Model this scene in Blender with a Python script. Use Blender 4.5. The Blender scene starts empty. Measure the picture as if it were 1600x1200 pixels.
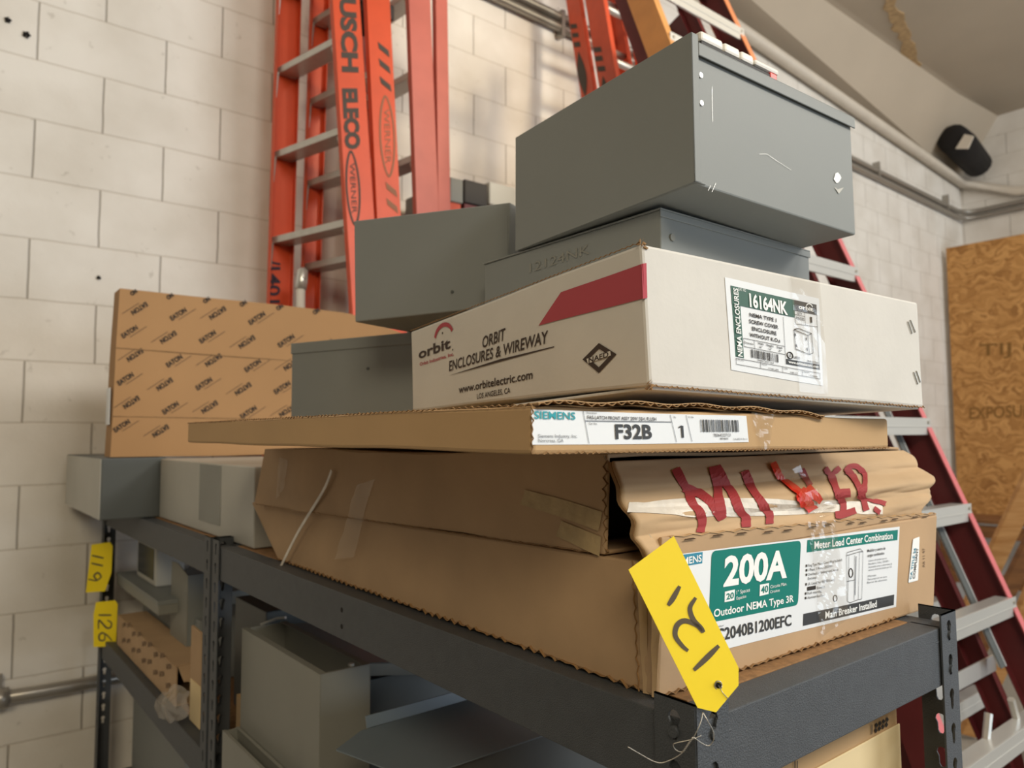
import bpy, bmesh, math, random
from mathutils import Vector, Matrix, noise
random.seed(7)
S = bpy.context.scene
COL = S.collection
V = Vector
# ------------------------------------------------------------------ camera
FPX, YAW, PIT, ROL, ZC = 1149.57, 0.671992, 0.0695344, -0.0049336, 1.70
CAM = V((0, 0, ZC))
FW = V((math.sin(YAW)*math.cos(PIT), math.cos(YAW)*math.cos(PIT), math.sin(PIT)))
_r0 = V((math.cos(YAW), -math.sin(YAW), 0)); _u0 = _r0.cross(FW)
RT = math.cos(ROL)*_r0 + math.sin(ROL)*_u0
UP = -math.sin(ROL)*_r0 + math.cos(ROL)*_u0
cd = bpy.data.cameras.new('camera'); cam = bpy.data.objects.new('camera', cd); COL.objects.link(cam)
cam.matrix_world = Matrix.Translation(CAM) @ Matrix((RT, UP, -FW)).transposed().to_4x4()
cd.sensor_width = 36; cd.lens = FPX*36/1600; cd.clip_start = 0.02; cd.clip_end = 60
cd.dof.use_dof = True; cd.dof.focus_distance = 0.68; cd.dof.aperture_fstop = 8.0
S.camera = cam
# ------------------------------------------------------------------ light
w = bpy.data.worlds.new('world'); S.world = w; w.use_nodes = True
w.node_tree.nodes['Background'].inputs[0].default_value = (1.0, 0.88, 0.72, 1)
w.node_tree.nodes['Background'].inputs[1].default_value = 0.11
def area(name, loc, to, size, sizey, watt, col):
    l = bpy.data.lights.new(name, 'AREA'); l.shape = 'RECTANGLE'; l.size = size; l.size_y = sizey
    l.energy = watt; l.color = col
    o = bpy.data.objects.new(name, l); COL.objects.link(o); o.location = loc
    o.rotation_euler = (V(to)-V(loc)).to_track_quat('-Z', 'Y').to_euler(); return o
area('ceiling_lamp_and_fill', (3.6, -2.6, 4.3), (1.2, 1.6, 1.9), 1.6, 0.7, 112, (1.0, 0.96, 0.89))
area('ceiling_lamp_and_fill', (1.0, -2.8, 4.3), (0.6, 2.8, 2.6), 1.6, 0.7, 80, (1.0, 0.96, 0.89))
area('ceiling_lamp_and_fill', (6.2, -1.4, 4.6), (6.6, 2.8, 2.6), 1.6, 0.7, 75, (1.0, 0.96, 0.89))  # unseen fill added to brighten the right end of the block wall
area('left_warm_fill', (-2.0, -2.8, 4.3), (0.4, 1.6, 1.6), 2.0, 1.4, 125, (1.0, 0.86, 0.62))  # unseen warm fill added for the left wall and left-facing sides
area('doorway_daylight', (5.5, -5.5, 1.6), (1.0, 1.0, 1.2), 3.5, 3.0, 220, (0.74, 0.87, 1.0))
sp = bpy.data.lights.new('warm_high_lamp', 'SPOT'); sp.energy = 520; sp.color = (1.0, 0.80, 0.52); sp.spot_size = math.radians(24); sp.spot_blend = .6; sp.shadow_soft_size = .25
so = bpy.data.objects.new('warm_high_lamp', sp); COL.objects.link(so); so.location = (3.4, -2.2, 4.55); so.rotation_euler = (V((2.2, 2.5, 3.2))-so.location).to_track_quat('-Z', 'Y').to_euler()
S.view_settings.view_transform = 'Standard'; S.view_settings.look = 'None'
S.view_settings.gamma = 1; S.view_settings.use_curve_mapping = False
S.view_settings.exposure = -0.25
# ------------------------------------------------------------------ surveying helpers
def ray(x, y): return FW*FPX + RT*(x-800) - UP*(y-600)
def hitp(p0, n, x, y):
    d = ray(x, y); n = V(n); return CAM + d*((V(p0)-CAM).dot(n)/d.dot(n))
def hx(v, x, y): return hitp((v, 0, 0), (1, 0, 0), x, y)
def hy(v, x, y): return hitp((0, v, 0), (0, 1, 0), x, y)
def hz(v, x, y): return hitp((0, 0, v), (0, 0, 1), x, y)
def hd(d, x, y):
    r = ray(x, y); return CAM + r*(d/FPX)
class Surf:                       # a flat surface on which things are drawn
    def __init__(s, p0, n):
        s.p0 = V(p0); s.n = V(n).normalized()
        if (CAM-s.p0).dot(s.n) < 0: s.n = -s.n
    def at(s, x, y, off=0): return hitp(s.p0, s.n, x, y) + s.n*off
# ------------------------------------------------------------------ materials
def lin(h):
    h = h.lstrip('#'); c = [int(h[i:i+2], 16)/255 for i in (0, 2, 4)]
    return tuple(((v+0.055)/1.055)**2.4 if v > 0.04045 else v/12.92 for v in c) + (1,)
MATS = {}
def mat(name, col, rough=0.6, metal=0.0, var=0.0, vscale=8, bump=0.0, bscale=200, spec=0.5, col2=None, stretch=(1, 1, 1), coat=0.0):
    if name in MATS: return MATS[name]
    m = bpy.data.materials.new(name); m.use_nodes = True; nt = m.node_tree; N = nt.nodes; L = nt.links
    b = N['Principled BSDF']; b.inputs['Roughness'].default_value = rough; b.inputs['Metallic'].default_value = metal
    b.inputs['Specular IOR Level'].default_value = spec; b.inputs['Coat Weight'].default_value = coat
    c = lin(col); b.inputs['Base Color'].default_value = c
    tc = N.new('ShaderNodeTexCoord'); mp = N.new('ShaderNodeMapping'); L.new(tc.outputs['Object'], mp.inputs[0])
    mp.inputs['Scale'].default_value = stretch
    if var or col2:
        nz = N.new('ShaderNodeTexNoise'); nz.inputs['Scale'].default_value = vscale; nz.inputs['Detail'].default_value = 6
        L.new(mp.outputs[0], nz.inputs['Vector'])
        rp = N.new('ShaderNodeValToRGB'); L.new(nz.outputs[0], rp.inputs[0])
        if col2: a, z = c, lin(col2)
        else: a = tuple(v*(1-var) for v in c[:3])+(1,); z = tuple(min(1, v*(1+var)) for v in c[:3])+(1,)
        rp.color_ramp.elements[0].position = .3; rp.color_ramp.elements[1].position = .7
        rp.color_ramp.elements[0].color = a; rp.color_ramp.elements[1].color = z
        L.new(rp.outputs[0], b.inputs['Base Color'])
    if bump:
        n2 = N.new('ShaderNodeTexNoise'); n2.inputs['Scale'].default_value = bscale; n2.inputs['Detail'].default_value = 3
        L.new(mp.outputs[0], n2.inputs['Vector'])
        bp = N.new('ShaderNodeBump'); bp.inputs['Strength'].default_value = bump; bp.inputs['Distance'].default_value = 0.002
        L.new(n2.outputs[0], bp.inputs['Height']); L.new(bp.outputs[0], b.inputs['Normal'])
    MATS[name] = m; return m
def film(name, tint, gloss=0.12, body=0.1):
    m = bpy.data.materials.new(name); m.use_nodes = True; nt = m.node_tree; N = nt.nodes; L = nt.links
    N.remove(N['Principled BSDF']); out = N['Material Output']
    t = N.new('ShaderNodeBsdfTransparent'); g = N.new('ShaderNodeBsdfGlossy'); d = N.new('ShaderNodeBsdfDiffuse')
    g.inputs['Roughness'].default_value = 0.12; d.inputs[0].default_value = lin(tint)
    m1 = N.new('ShaderNodeMixShader'); m2 = N.new('ShaderNodeMixShader')
    m1.inputs[0].default_value = body; m2.inputs[0].default_value = gloss
    L.new(t.outputs[0], m1.inputs[1]); L.new(d.outputs[0], m1.inputs[2])
    L.new(m1.outputs[0], m2.inputs[1]); L.new(g.outputs[0], m2.inputs[2]); L.new(m2.outputs[0], out.inputs[0])
    return m
def block_mat(name, axis):
    m = bpy.data.materials.new(name); m.use_nodes = True; nt = m.node_tree; N = nt.nodes; L = nt.links
    b = N['Principled BSDF']; b.inputs['Roughness'].default_value = 0.75
    g = N.new('ShaderNodeNewGeometry'); sx = N.new('ShaderNodeSeparateXYZ'); L.new(g.outputs['Position'], sx.inputs[0])
    cx = N.new('ShaderNodeCombineXYZ')
    a = N.new('ShaderNodeMath'); a.operation = 'SUBTRACT'; a.inputs[1].default_value = 0.446
    z = N.new('ShaderNodeMath'); z.operation = 'SUBTRACT'; z.inputs[1].default_value = 0.7363
    L.new(sx.outputs[axis], a.inputs[0]); L.new(sx.outputs[2], z.inputs[0])
    L.new(a.outputs[0], cx.inputs[0]); L.new(z.outputs[0], cx.inputs[1])
    nz0 = N.new('ShaderNodeTexNoise'); nz0.inputs['Scale'].default_value = 9; L.new(g.outputs['Position'], nz0.inputs['Vector'])
    mixv = N.new('ShaderNodeVectorMath'); mixv.operation = 'MULTIPLY_ADD'; mixv.inputs[1].default_value = (.006, .006, 0)
    L.new(nz0.outputs['Color'], mixv.inputs[0]); L.new(cx.outputs[0], mixv.inputs[2])
    def M(op, x, y=None):
        q = N.new('ShaderNodeMath'); q.operation = op
        for i, v in enumerate((x, y)):
            if v is None: continue
            if isinstance(v, (int, float)): q.inputs[i].default_value = v
            else: L.new(v, q.inputs[i])
        return q.outputs[0]
    sp_ = N.new('ShaderNodeSeparateXYZ'); L.new(mixv.outputs[0], sp_.inputs[0])
    rz = M('DIVIDE', sp_.outputs[1], .2029); row = M('FLOOR', rz); fz = M('FRACT', rz)
    par = M('MODULO', M('ADD', row, 100), 2.0)
    fu = M('FRACT', M('DIVIDE', M('ADD', M('ADD', sp_.outputs[0], M('MULTIPLY', par, .2)), 40.0), .4))
    du = M('MULTIPLY', M('MINIMUM', fu, M('SUBTRACT', 1.0, fu)), .4); dz = M('MULTIPLY', M('MINIMUM', fz, M('SUBTRACT', 1.0, fz)), .2029)
    def groove(d, w0, w1):
        q = N.new('ShaderNodeMapRange'); L.new(d, q.inputs[0]); q.inputs[1].default_value = w0; q.inputs[2].default_value = w1; q.inputs[3].default_value = 1; q.inputs[4].default_value = 0; return q.outputs[0]
    gu = groove(du, .0012, .0042); gz = groove(dz, .0005, .005)
    c1 = N.new('ShaderNodeMixRGB'); L.new(M('MULTIPLY', gu, .75), c1.inputs[0]); c1.inputs[1].default_value = lin('#e5e1da'); c1.inputs[2].default_value = lin('#8d857a')
    c2 = N.new('ShaderNodeMixRGB'); L.new(M('MULTIPLY', gz, .55), c2.inputs[0]); L.new(c1.outputs[0], c2.inputs[1]); c2.inputs[2].default_value = lin('#bcb3a5')
    class br: outputs = {'Color': c2.outputs[0], 'Fac': M('MAXIMUM', gu, M('MULTIPLY', gz, .45))}
    nz = N.new('ShaderNodeTexNoise'); nz.inputs['Scale'].default_value = 3.2; nz.inputs['Detail'].default_value = 8; L.new(g.outputs['Position'], nz.inputs['Vector'])
    rp = N.new('ShaderNodeValToRGB'); rp.color_ramp.elements[0].position = .3; rp.color_ramp.elements[1].position = .62
    rp.color_ramp.elements[0].color = (.84, .82, .79, 1); rp.color_ramp.elements[1].color = (1, 1, 1, 1); L.new(nz.outputs[0], rp.inputs[0])
    mx = N.new('ShaderNodeMixRGB'); mx.blend_type = 'MULTIPLY'; mx.inputs[0].default_value = 1
    L.new(br.outputs['Color'], mx.inputs[1]); L.new(rp.outputs[0], mx.inputs[2])
    n3 = N.new('ShaderNodeTexNoise'); n3.inputs['Scale'].default_value = 26; n3.inputs['Detail'].default_value = 2; L.new(g.outputs['Position'], n3.inputs['Vector'])
    r3 = N.new('ShaderNodeValToRGB'); r3.color_ramp.elements[0].position = .22; r3.color_ramp.elements[1].position = .3
    r3.color_ramp.elements[0].color = (.62, .6, .57, 1); r3.color_ramp.elements[1].color = (1, 1, 1, 1); L.new(n3.outputs[0], r3.inputs[0])
    m3 = N.new('ShaderNodeMixRGB'); m3.blend_type = 'MULTIPLY'; m3.inputs[0].default_value = .5
    L.new(mx.outputs[0], m3.inputs[1]); L.new(r3.outputs[0], m3.inputs[2]); L.new(m3.outputs[0], b.inputs['Base Color'])
    iv = N.new('ShaderNodeMath'); iv.operation = 'SUBTRACT'; iv.inputs[0].default_value = 1; L.new(br.outputs['Fac'], iv.inputs[1])
    ad = N.new('ShaderNodeMath'); ad.operation = 'MULTIPLY_ADD'; ad.inputs[1].default_value = .25
    n4 = N.new('ShaderNodeTexNoise'); n4.inputs['Scale'].default_value = 60; L.new(g.outputs['Position'], n4.inputs['Vector'])
    L.new(n4.outputs[0], ad.inputs[0]); L.new(iv.outputs[0], ad.inputs[2])
    bp = N.new('ShaderNodeBump'); bp.inputs['Strength'].default_value = .6; bp.inputs['Distance'].default_value = .004
    L.new(ad.outputs[0], bp.inputs['Height']); L.new(bp.outputs[0], b.inputs['Normal'])
    return m
def osb_mat():
    m = bpy.data.materials.new('osb'); m.use_nodes = True; nt = m.node_tree; N = nt.nodes; L = nt.links
    b = N['Principled BSDF']; b.inputs['Roughness'].default_value = .7
    g = N.new('ShaderNodeNewGeometry'); nz = N.new('ShaderNodeTexNoise'); nz.inputs['Scale'].default_value = 5; L.new(g.outputs['Position'], nz.inputs['Vector'])
    vm = N.new('ShaderNodeVectorMath'); vm.operation = 'MULTIPLY_ADD'; vm.inputs[1].default_value = (.35, .35, .35)
    L.new(nz.outputs['Color'], vm.inputs[0]); L.new(g.outputs['Position'], vm.inputs[2])
    mp = N.new('ShaderNodeMapping'); mp.inputs['Scale'].default_value = (9, 9, 36); L.new(vm.outputs[0], mp.inputs[0])
    vo = N.new('ShaderNodeTexVoronoi'); vo.inputs['Scale'].default_value = 1.4; L.new(mp.outputs[0], vo.inputs['Vector'])
    rp = N.new('ShaderNodeValToRGB'); L.new(vo.outputs['Color'], rp.inputs[0])
    e = rp.color_ramp.elements; e[0].color = lin('#9c6c36'); e[1].color = lin('#cd9a5c'); e[0].position = .1; e[1].position = .8
    x = rp.color_ramp.elements.new(.45); x.color = lin('#b78448')
    L.new(rp.outputs[0], b.inputs['Base Color']); return m
KRAFT = mat('kraft_cardboard', '#b59775', .85, var=.10, vscale=7, bump=.15, bscale=90)
KRAFTB = mat('kraft_cardboard_worn', '#bb9f7c', .85, var=.12, vscale=5, bump=.2, bscale=60)
KRAFTL = mat('kraft_cardboard_light', '#bb9a70', .85, var=.07, vscale=4, bump=.1, bscale=90)
SLIT = mat('dark_slit', '#4a3520', .9)
FLUTE = mat('corrugated_edge', '#93734e', .9, var=.2, vscale=60)
CARTW = mat('white_cardboard', '#d5d3ce', .8, var=.04, vscale=14, bump=.12, bscale=120)
GRAY = mat('gray_enamel', '#838786', .5, var=.03, vscale=5, bump=.03, bscale=500, spec=.3)
GRAYBL = mat('bluelit_gray_sheet', '#6f7b84', .45, var=.05, vscale=6)  # gray sheet metal, tinted blue for the sky light falling on it
GRAYM = mat('weathered_gray_enamel', '#8f908b', .55, var=.08, vscale=4)
GRAYL = mat('light_gray_enamel', '#86867f', .5, var=.05, vscale=6)
GRAYW = mat('pale_gray_enamel', '#b6b5ae', .5, var=.06, vscale=5)
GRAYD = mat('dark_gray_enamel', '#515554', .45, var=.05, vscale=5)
STEEL = mat('shelf_steel', '#44484d', .5, var=.06, vscale=30, bump=.5, bscale=700)
STEELB = mat('shelf_beam_steel', '#484c51', .5, var=.08, vscale=60, bump=.6, bscale=900)
CHIP = mat('particle_board', '#8d6a45', .85, var=.25, vscale=120, bump=.3, bscale=200)
ORANGE = mat('orange_fiberglass', '#d54d22', .45, var=.06, vscale=12)
ORANGE2 = mat('dull_orange_fiberglass', '#cc4f2e', .5, var=.08, vscale=12)
RED = mat('red_fiberglass', '#c2685c', .45, var=.06, vscale=12)
MAROON = mat('maroon_fiberglass', '#642326', .5, var=.08, vscale=12)
EDGE = mat('lit_pink_edge', '#c9686c', .5, var=.08, vscale=14)  # lit copy of the maroon rails, pink stands for direct light
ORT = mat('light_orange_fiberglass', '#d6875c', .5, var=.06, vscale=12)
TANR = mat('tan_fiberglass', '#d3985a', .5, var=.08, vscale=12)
ALU = mat('aluminum', '#c4c1ba', .38, metal=.55, var=.06, vscale=30)
ALUB = mat('bright_aluminum', '#d8d8d4', .3, metal=.6)
BLACKP = mat('black_plastic', '#25211f', .6)
INK = mat('black_ink', '#2e2824', .8)
INKB = mat('brown_black_ink', '#423630', .8)
FADED = mat('faded_ink', '#6b5540', .85)
DECAL = mat('dark_decal', '#4a4038', .7)
DECAL2 = mat('faded_decal', '#93644a', .7)
OSBINK = mat('osb_stamp', '#86602f', .9)
MARKB = mat('blue_black_marker', '#372a3a', .7)
REDINK = mat('red_print', '#b34a56', .8)
REDMARK = mat('red_marker', '#99282a', .7)
REDWET = mat('bright_red_marker', '#d42a18', .35)
PAPER = mat('label_paper', '#e4e8ec', .45)
TEAL = mat('teal_print', '#02786d', .6, spec=.25)
BLUEP = mat('blue_print', '#12809e', .5)
CYAN = mat('cyan_print', '#0d97a3', .5)
GREEN = mat('dark_green_print', '#2f5a49', .5)
BLACKL = mat('black_print', '#25221d', .5)
GREYT = mat('gray_print', '#6d7075', .6)
WHITEP = mat('white_print', '#f2f4f3', .5)
CREAM = mat('cream_paper', '#e4cfa2', .7, var=.05, vscale=6)
YEL = mat('yellow_card', '#ffe51e', .55)
TAGINK = mat('gray_brown_marker', '#5c5345', .7)
WIRE = mat('steel_wire', '#b9b4aa', .35, metal=.8)
PVC = mat('white_plastic', '#e8e4dc', .45)
CONC = mat('concrete_floor', '#8d877d', .8, var=.12, vscale=2)
CEIL = mat('painted_ceiling', '#b8ab99', .85, var=.05, vscale=1.5)
DRYW = mat('joint_compound', '#b79a72', .9, var=.2, vscale=25)
PKRAFT = mat('printed_kraft', '#a98258', .85, var=.06, vscale=3)
PIPE = mat('painted_pipe', '#cfc6b8', .5, var=.05, vscale=10)
GALV = mat('galvanized_conduit', '#a19c94', .35, metal=.6)
WOOD = mat('lumber', '#c4935a', .7, col2='#a8733a', vscale=5, stretch=(1, 1, 8), bump=.1)
WOODD = mat('dark_lumber', '#8a5c30', .75, col2='#6b431f', vscale=5, stretch=(1, 1, 8))
SCREEN = mat('dark_screen', '#353c40', .25)
DARK = mat('black_hole', '#171312', .9)
TAPE = film('clear_tape', '#b9a27c', .06, .09)
TAPEM = mat('masking_tape', '#b59e75', .7, var=.12, vscale=60, bump=.4, bscale=150)
TAPEW = mat('white_tape', '#dcd6cb', .5, var=.12, vscale=60, bump=.4, bscale=120)
PLASTIC = film('plastic_wrap', '#d9cfc2', .15, .28)
WALLM = block_mat('painted_block_wall', 0)
WALLF = block_mat('painted_block_far_wall', 1)
OSB = osb_mat()
# ------------------------------------------------------------------ mesh builder
_TXT = {}
def text_mesh(s, bold, shear):
    k = (s, bold, shear)
    if k not in _TXT:
        c = bpy.data.curves.new('t', 'FONT'); c.body = s; c.offset = bold; c.shear = shear; c.resolution_u = 3; c.size = 1
        o = bpy.data.objects.new('t', c); COL.objects.link(o)
        bpy.context.view_layer.update()
        me = bpy.data.meshes.new_from_object(o.evaluated_get(bpy.context.evaluated_depsgraph_get()))
        vs = [v.co.copy() for v in me.vertices]; fs = [tuple(p.vertices) for p in me.polygons]
        bpy.data.objects.remove(o); bpy.data.curves.remove(c); bpy.data.meshes.remove(me)
        _TXT[k] = (vs, fs)
    return _TXT[k]
class MB:
    def __init__(s): s.v = []; s.f = []; s.m = []; s.ms = []
    def mi(s, m):
        if m not in s.ms: s.ms.append(m)
        return s.ms.index(m)
    def add(s, vs, fs, m):
        o = len(s.v); s.v += [V(p) for p in vs]; i = s.mi(m)
        for f in fs: s.f.append(tuple(o+k for k in f)); s.m.append(i)
        return s
    def poly(s, pts, m): return s.add(pts, [tuple(range(len(pts)))], m)
    def grid(s, P, nu, nv, m):            # P(u,v) -> point
        vs = [P(i/nu, j/nv) for j in range(nv+1) for i in range(nu+1)]
        fs = [(j*(nu+1)+i, j*(nu+1)+i+1, (j+1)*(nu+1)+i+1, (j+1)*(nu+1)+i) for j in range(nv) for i in range(nu)]
        return s.add(vs, fs, m)
    def quad(s, a, b, c, d, m, nu=1, nv=1):
        a, b, c, d = map(V, (a, b, c, d))
        return s.grid(lambda u, v: (a*(1-u)+b*u)*(1-v)+(d*(1-u)+c*u)*v, nu, nv, m)
    def hexa(s, p, m):                    # 4 bottom + 4 top
        return s.add(p, [(3, 2, 1, 0), (4, 5, 6, 7), (0, 1, 5, 4), (1, 2, 6, 5), (2, 3, 7, 6), (3, 0, 4, 7)], m)
    def box(s, a, b, m):
        x0, y0, z0 = a; x1, y1, z1 = b
        return s.hexa([(x0, y0, z0), (x1, y0, z0), (x1, y1, z0), (x0, y1, z0), (x0, y0, z1), (x1, y0, z1), (x1, y1, z1), (x0, y1, z1)], m)
    def obox(s, N, e, n, k, m):           # oriented box from a corner and three edge vectors
        N, e, n, k = map(V, (N, e, n, k))
        return s.hexa([N, N+e, N+e+n, N+n, N+k, N+e+k, N+e+n+k, N+n+k], m)
    def slab(s, pts, d, m):               # polygon thickened by d
        n = len(pts); pts = [V(p) for p in pts]; d = V(d)
        return s.add(pts+[p+d for p in pts], [tuple(range(n)), tuple(range(2*n-1, n-1, -1))]+[(i, i+n, (i+1) % n+n, (i+1) % n) for i in range(n)], m)
    def loops(s, bot, top, m, step=.03, caps=True):   # carton: gridded sides
        n = len(bot); bot = [V(p) for p in bot]; top = [V(p) for p in top]
        nh = max(1, round((top[0]-bot[0]).length/step)); vs = []; idx = {}
        def g(i, a, j):
            i %= n
            key = (i, a, j)
            if key not in idx:
                t = a; b0, b1, t0, t1 = bot[i], bot[(i+1) % n], top[i], top[(i+1) % n]
                v = j/nh; idx[key] = len(vs); vs.append((b0*(1-t)+b1*t)*(1-v)+(t0*(1-t)+t1*t)*v)
            return idx[key]
        fs = []; rb = []; rt = []
        for i in range(n):
            na = max(1, round((bot[(i+1) % n]-bot[i]).length/step))
            for a in range(na):
                A = lambda a_: (i, a_/na) if a_ < na else ((i+1) % n, 0.0)
                p, q = A(a), A(a+1); rb.append(g(*p, 0)); rt.append(g(*p, nh))
                for j in range(nh): fs.append((g(*p, j), g(*q, j), g(*q, j+1), g(*p, j+1)))
        if caps: fs.append(tuple(reversed(rb))); fs.append(tuple(rt))
        return s.add(vs, fs, m)
    def tube(s, pts, r, m, n=8, cap=True):
        pts = [V(p) for p in pts]; vs = []; prev = None
        for i, p in enumerate(pts):
            t = (pts[min(i+1, len(pts)-1)]-pts[max(i-1, 0)]).normalized()
            if prev is None: a = t.orthogonal().normalized()
            else: a = (prev-t*prev.dot(t)).normalized()
            prev = a; b = t.cross(a)
            rr = r[i] if isinstance(r, (list, tuple)) else r
            vs += [p+(a*math.cos(2*math.pi*k/n)+b*math.sin(2*math.pi*k/n))*rr for k in range(n)]
        fs = [(i*n+k, i*n+(k+1) % n, (i+1)*n+(k+1) % n, (i+1)*n+k) for i in range(len(pts)-1) for k in range(n)]
        if cap: fs += [tuple(reversed(range(n))), tuple(range((len(pts)-1)*n, len(pts)*n))]
        return s.add(vs, fs, m)
    def disc(s, c, n, r, d, m, k=14):     # short cylinder standing on c along n
        n = V(n).normalized(); return s.tube([V(c), V(c)+n*d], r, m, k)
    def text(s, t, o, bx, by, m, bold=0.0, shear=0.0, n=None, off=0.0):
        # o baseline start, bx full-width vector, by cap-height vector
        vs, fs = text_mesh(t, bold, shear)
        if not vs: return s
        x0 = min(p.x for p in vs); x1 = max(p.x for p in vs); H = 0.7
        q = [V(o)+V(bx)*((p.x-x0)/(x1-x0))+V(by)*(p.y/H)+(V(n)*off if n else V()) for p in vs]
        return s.add(q, fs, m)
    def stroke(s, pts, width, n, m):      # flat ribbon of varying width along pts on a surface with normal n
        pts = [V(p) for p in pts]; n = V(n); vs = []
        for i, p in enumerate(pts):
            t = (pts[min(i+1, len(pts)-1)]-pts[max(i-1, 0)]).normalized(); b = n.cross(t).normalized()
            wd = width[i] if isinstance(width, (list, tuple)) else width
            vs += [p+b*wd/2, p-b*wd/2]
        return s.add(vs, [(2*i, 2*i+1, 2*i+3, 2*i+2) for i in range(len(pts)-1)], m)
    def build(s, name, parent=None, bevel=0, seg=2, smooth=False, warp=None, solid=0, origin=None, ang=40):
        o0 = V(origin) if origin is not None else (V(parent.location) if parent and parent.parent is None else V(parent['base']) if parent else None)
        if o0 is None:
            zs = min(p.z for p in s.v); o0 = V((sum(p.x for p in s.v)/len(s.v), sum(p.y for p in s.v)/len(s.v), zs))
        me = bpy.data.meshes.new(name)
        pts = [warp(p) for p in s.v] if warp else s.v
        me.from_pydata([tuple(p-o0) for p in pts], [], s.f)
        for m in s.ms: me.materials.append(m)
        me.polygons.foreach_set('material_index', s.m)
        bm = bmesh.new(); bm.from_mesh(me); bmesh.ops.recalc_face_normals(bm, faces=bm.faces); bm.to_mesh(me); bm.free()
        if smooth: me.polygons.foreach_set('use_smooth', [True]*len(me.polygons))
        me.update()
        o = bpy.data.objects.new(name, me); COL.objects.link(o)
        o['base'] = tuple(o0)
        if parent:
            o.parent = parent
            if parent.parent is not None or parent.type == 'MESH': o.location = o0-V(parent['base'])
            else: o.location = o0-V(parent.location)
        else: o.location = o0
        if solid:
            md = o.modifiers.new('thickness', 'SOLIDIFY'); md.thickness = solid; md.offset = 0
        if bevel:
            md = o.modifiers.new('bevel', 'BEVEL'); md.width = bevel; md.segments = seg; md.limit_method = 'ANGLE'; md.angle_limit = math.radians(ang)
        return o
def tag(o, label, cat, group=None, kind=None):
    if label: o['label'] = label
    if cat: o['category'] = cat
    if group: o['group'] = group
    if kind: o['kind'] = kind
    return o
def thing(name, loc, label, cat, group=None):
    o = bpy.data.objects.new(name, None); COL.objects.link(o); o.location = loc; o.empty_display_size = .05
    o['base'] = tuple(loc)
    return tag(o, label, cat, group)
def struct(name, mb, **k):
    o = mb.build(name, **k); o['kind'] = 'structure'; return o
def lerp(a, b, t): return V(a)*(1-t)+V(b)*t
def smoothpts(pts, n=6):                  # Catmull-Rom
    P = [V(p) for p in pts]; P = [P[0]*2-P[1]]+P+[P[-1]*2-P[-2]]; out = []
    for i in range(1, len(P)-2):
        for k in range(n):
            t = k/n; a, b, c, d = P[i-1], P[i], P[i+1], P[i+2]
            out.append(.5*((2*b)+(c-a)*t+(2*a-5*b+4*c-d)*t*t+(3*b-a-3*c+d)*t**3))
    return out+[P[-2]]
def frame(th, rx=0, ry=0):
    R = Matrix.Rotation(th, 3, 'Z') @ Matrix.Rotation(ry, 3, 'Y') @ Matrix.Rotation(rx, 3, 'X')
    return R.col[0].copy(), R.col[1].copy(), R.col[2].copy()
def warper(amp, sc, seed=0):
    off = V((seed*3.1, seed*7.7, seed*1.3))
    return lambda p: p + noise.noise_vector(p*sc+off)*amp
def put(mb, sf, s, p0, p1, pt, m, bold=0.0, shear=0.0, off=.0006):
    """text on a surface: baseline from p0 to p1, cap height reaching pt above p0 (photo survey points)"""
    a = sf.at(*p0); b = sf.at(*p1); c = sf.at(*pt)
    mb.text(s, a, b-a, c-a, m, bold, shear, sf.n, off)
def patch(mb, sf, pts, m, off=.0004, nu=1, nv=1):
    q = [sf.at(x, y, off) for x, y in pts]
    if len(q) == 4: mb.quad(*q, m, nu, nv)
    else: mb.poly(q, m)
def line(mb, sf, a, b, wd, m, off=.0007): mb.stroke([sf.at(*a, off), sf.at(*b, off)], wd, sf.n, m)
def bilin(c, u, v):                        # c: four photo points TL TR BR BL
    return tuple((c[0][i]*(1-u)+c[1][i]*u)*(1-v)+(c[3][i]*(1-u)+c[2][i]*u)*v for i in (0, 1))
class Sheet:                               # a label with its own 0..1 coordinates
    def __init__(s, sf, c):
        P = [sf.at(*q) for q in c]; s.P = P; s.n = sf.n
    def at(s, u, v, off=0):
        P = s.P; return (P[0]*(1-u)+P[1]*u)*(1-v)+(P[3]*(1-u)+P[2]*u)*v+s.n*off
    def rect(s, mb, u0, v0, u1, v1, m, off=.0003):
        mb.quad(s.at(u0, v0, off), s.at(u1, v0, off), s.at(u1, v1, off), s.at(u0, v1, off), m, 8, 3)
    def text(s, mb, t, u0, u1, vb, vt, m, bold=0, off=.0009, shear=0):
        a = s.at(u0, vb); mb.text(t, a, s.at(u1, vb)-a, s.at(u0, vt)-a, m, bold, shear, s.n, off)
    def line(s, mb, u0, v0, u1, v1, wd, m, off=.0008): mb.stroke([s.at(u0, v0, off), s.at(u1, v1, off)], wd, s.n, m)
    def frame(s, mb, u0, v0, u1, v1, wd, m):
        for a in ((u0, v0, u1, v0), (u1, v0, u1, v1), (u1, v1, u0, v1), (u0, v1, u0, v0)): s.line(mb, *a, wd, m)
    def bars(s, mb, u0, u1, v0, v1, m, n=24, seed=1):
        r = random.Random(seed); x = u0; un = (u1-u0)/(n*3.0)
        while x < u1:
            wd = un*r.choice((.8, .8, 1.5, 2.3)); s.rect(mb, x, v0, min(x+wd, u1), v1, m, .0009); x += wd+un*r.choice((.8, 1.2, 2))
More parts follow.
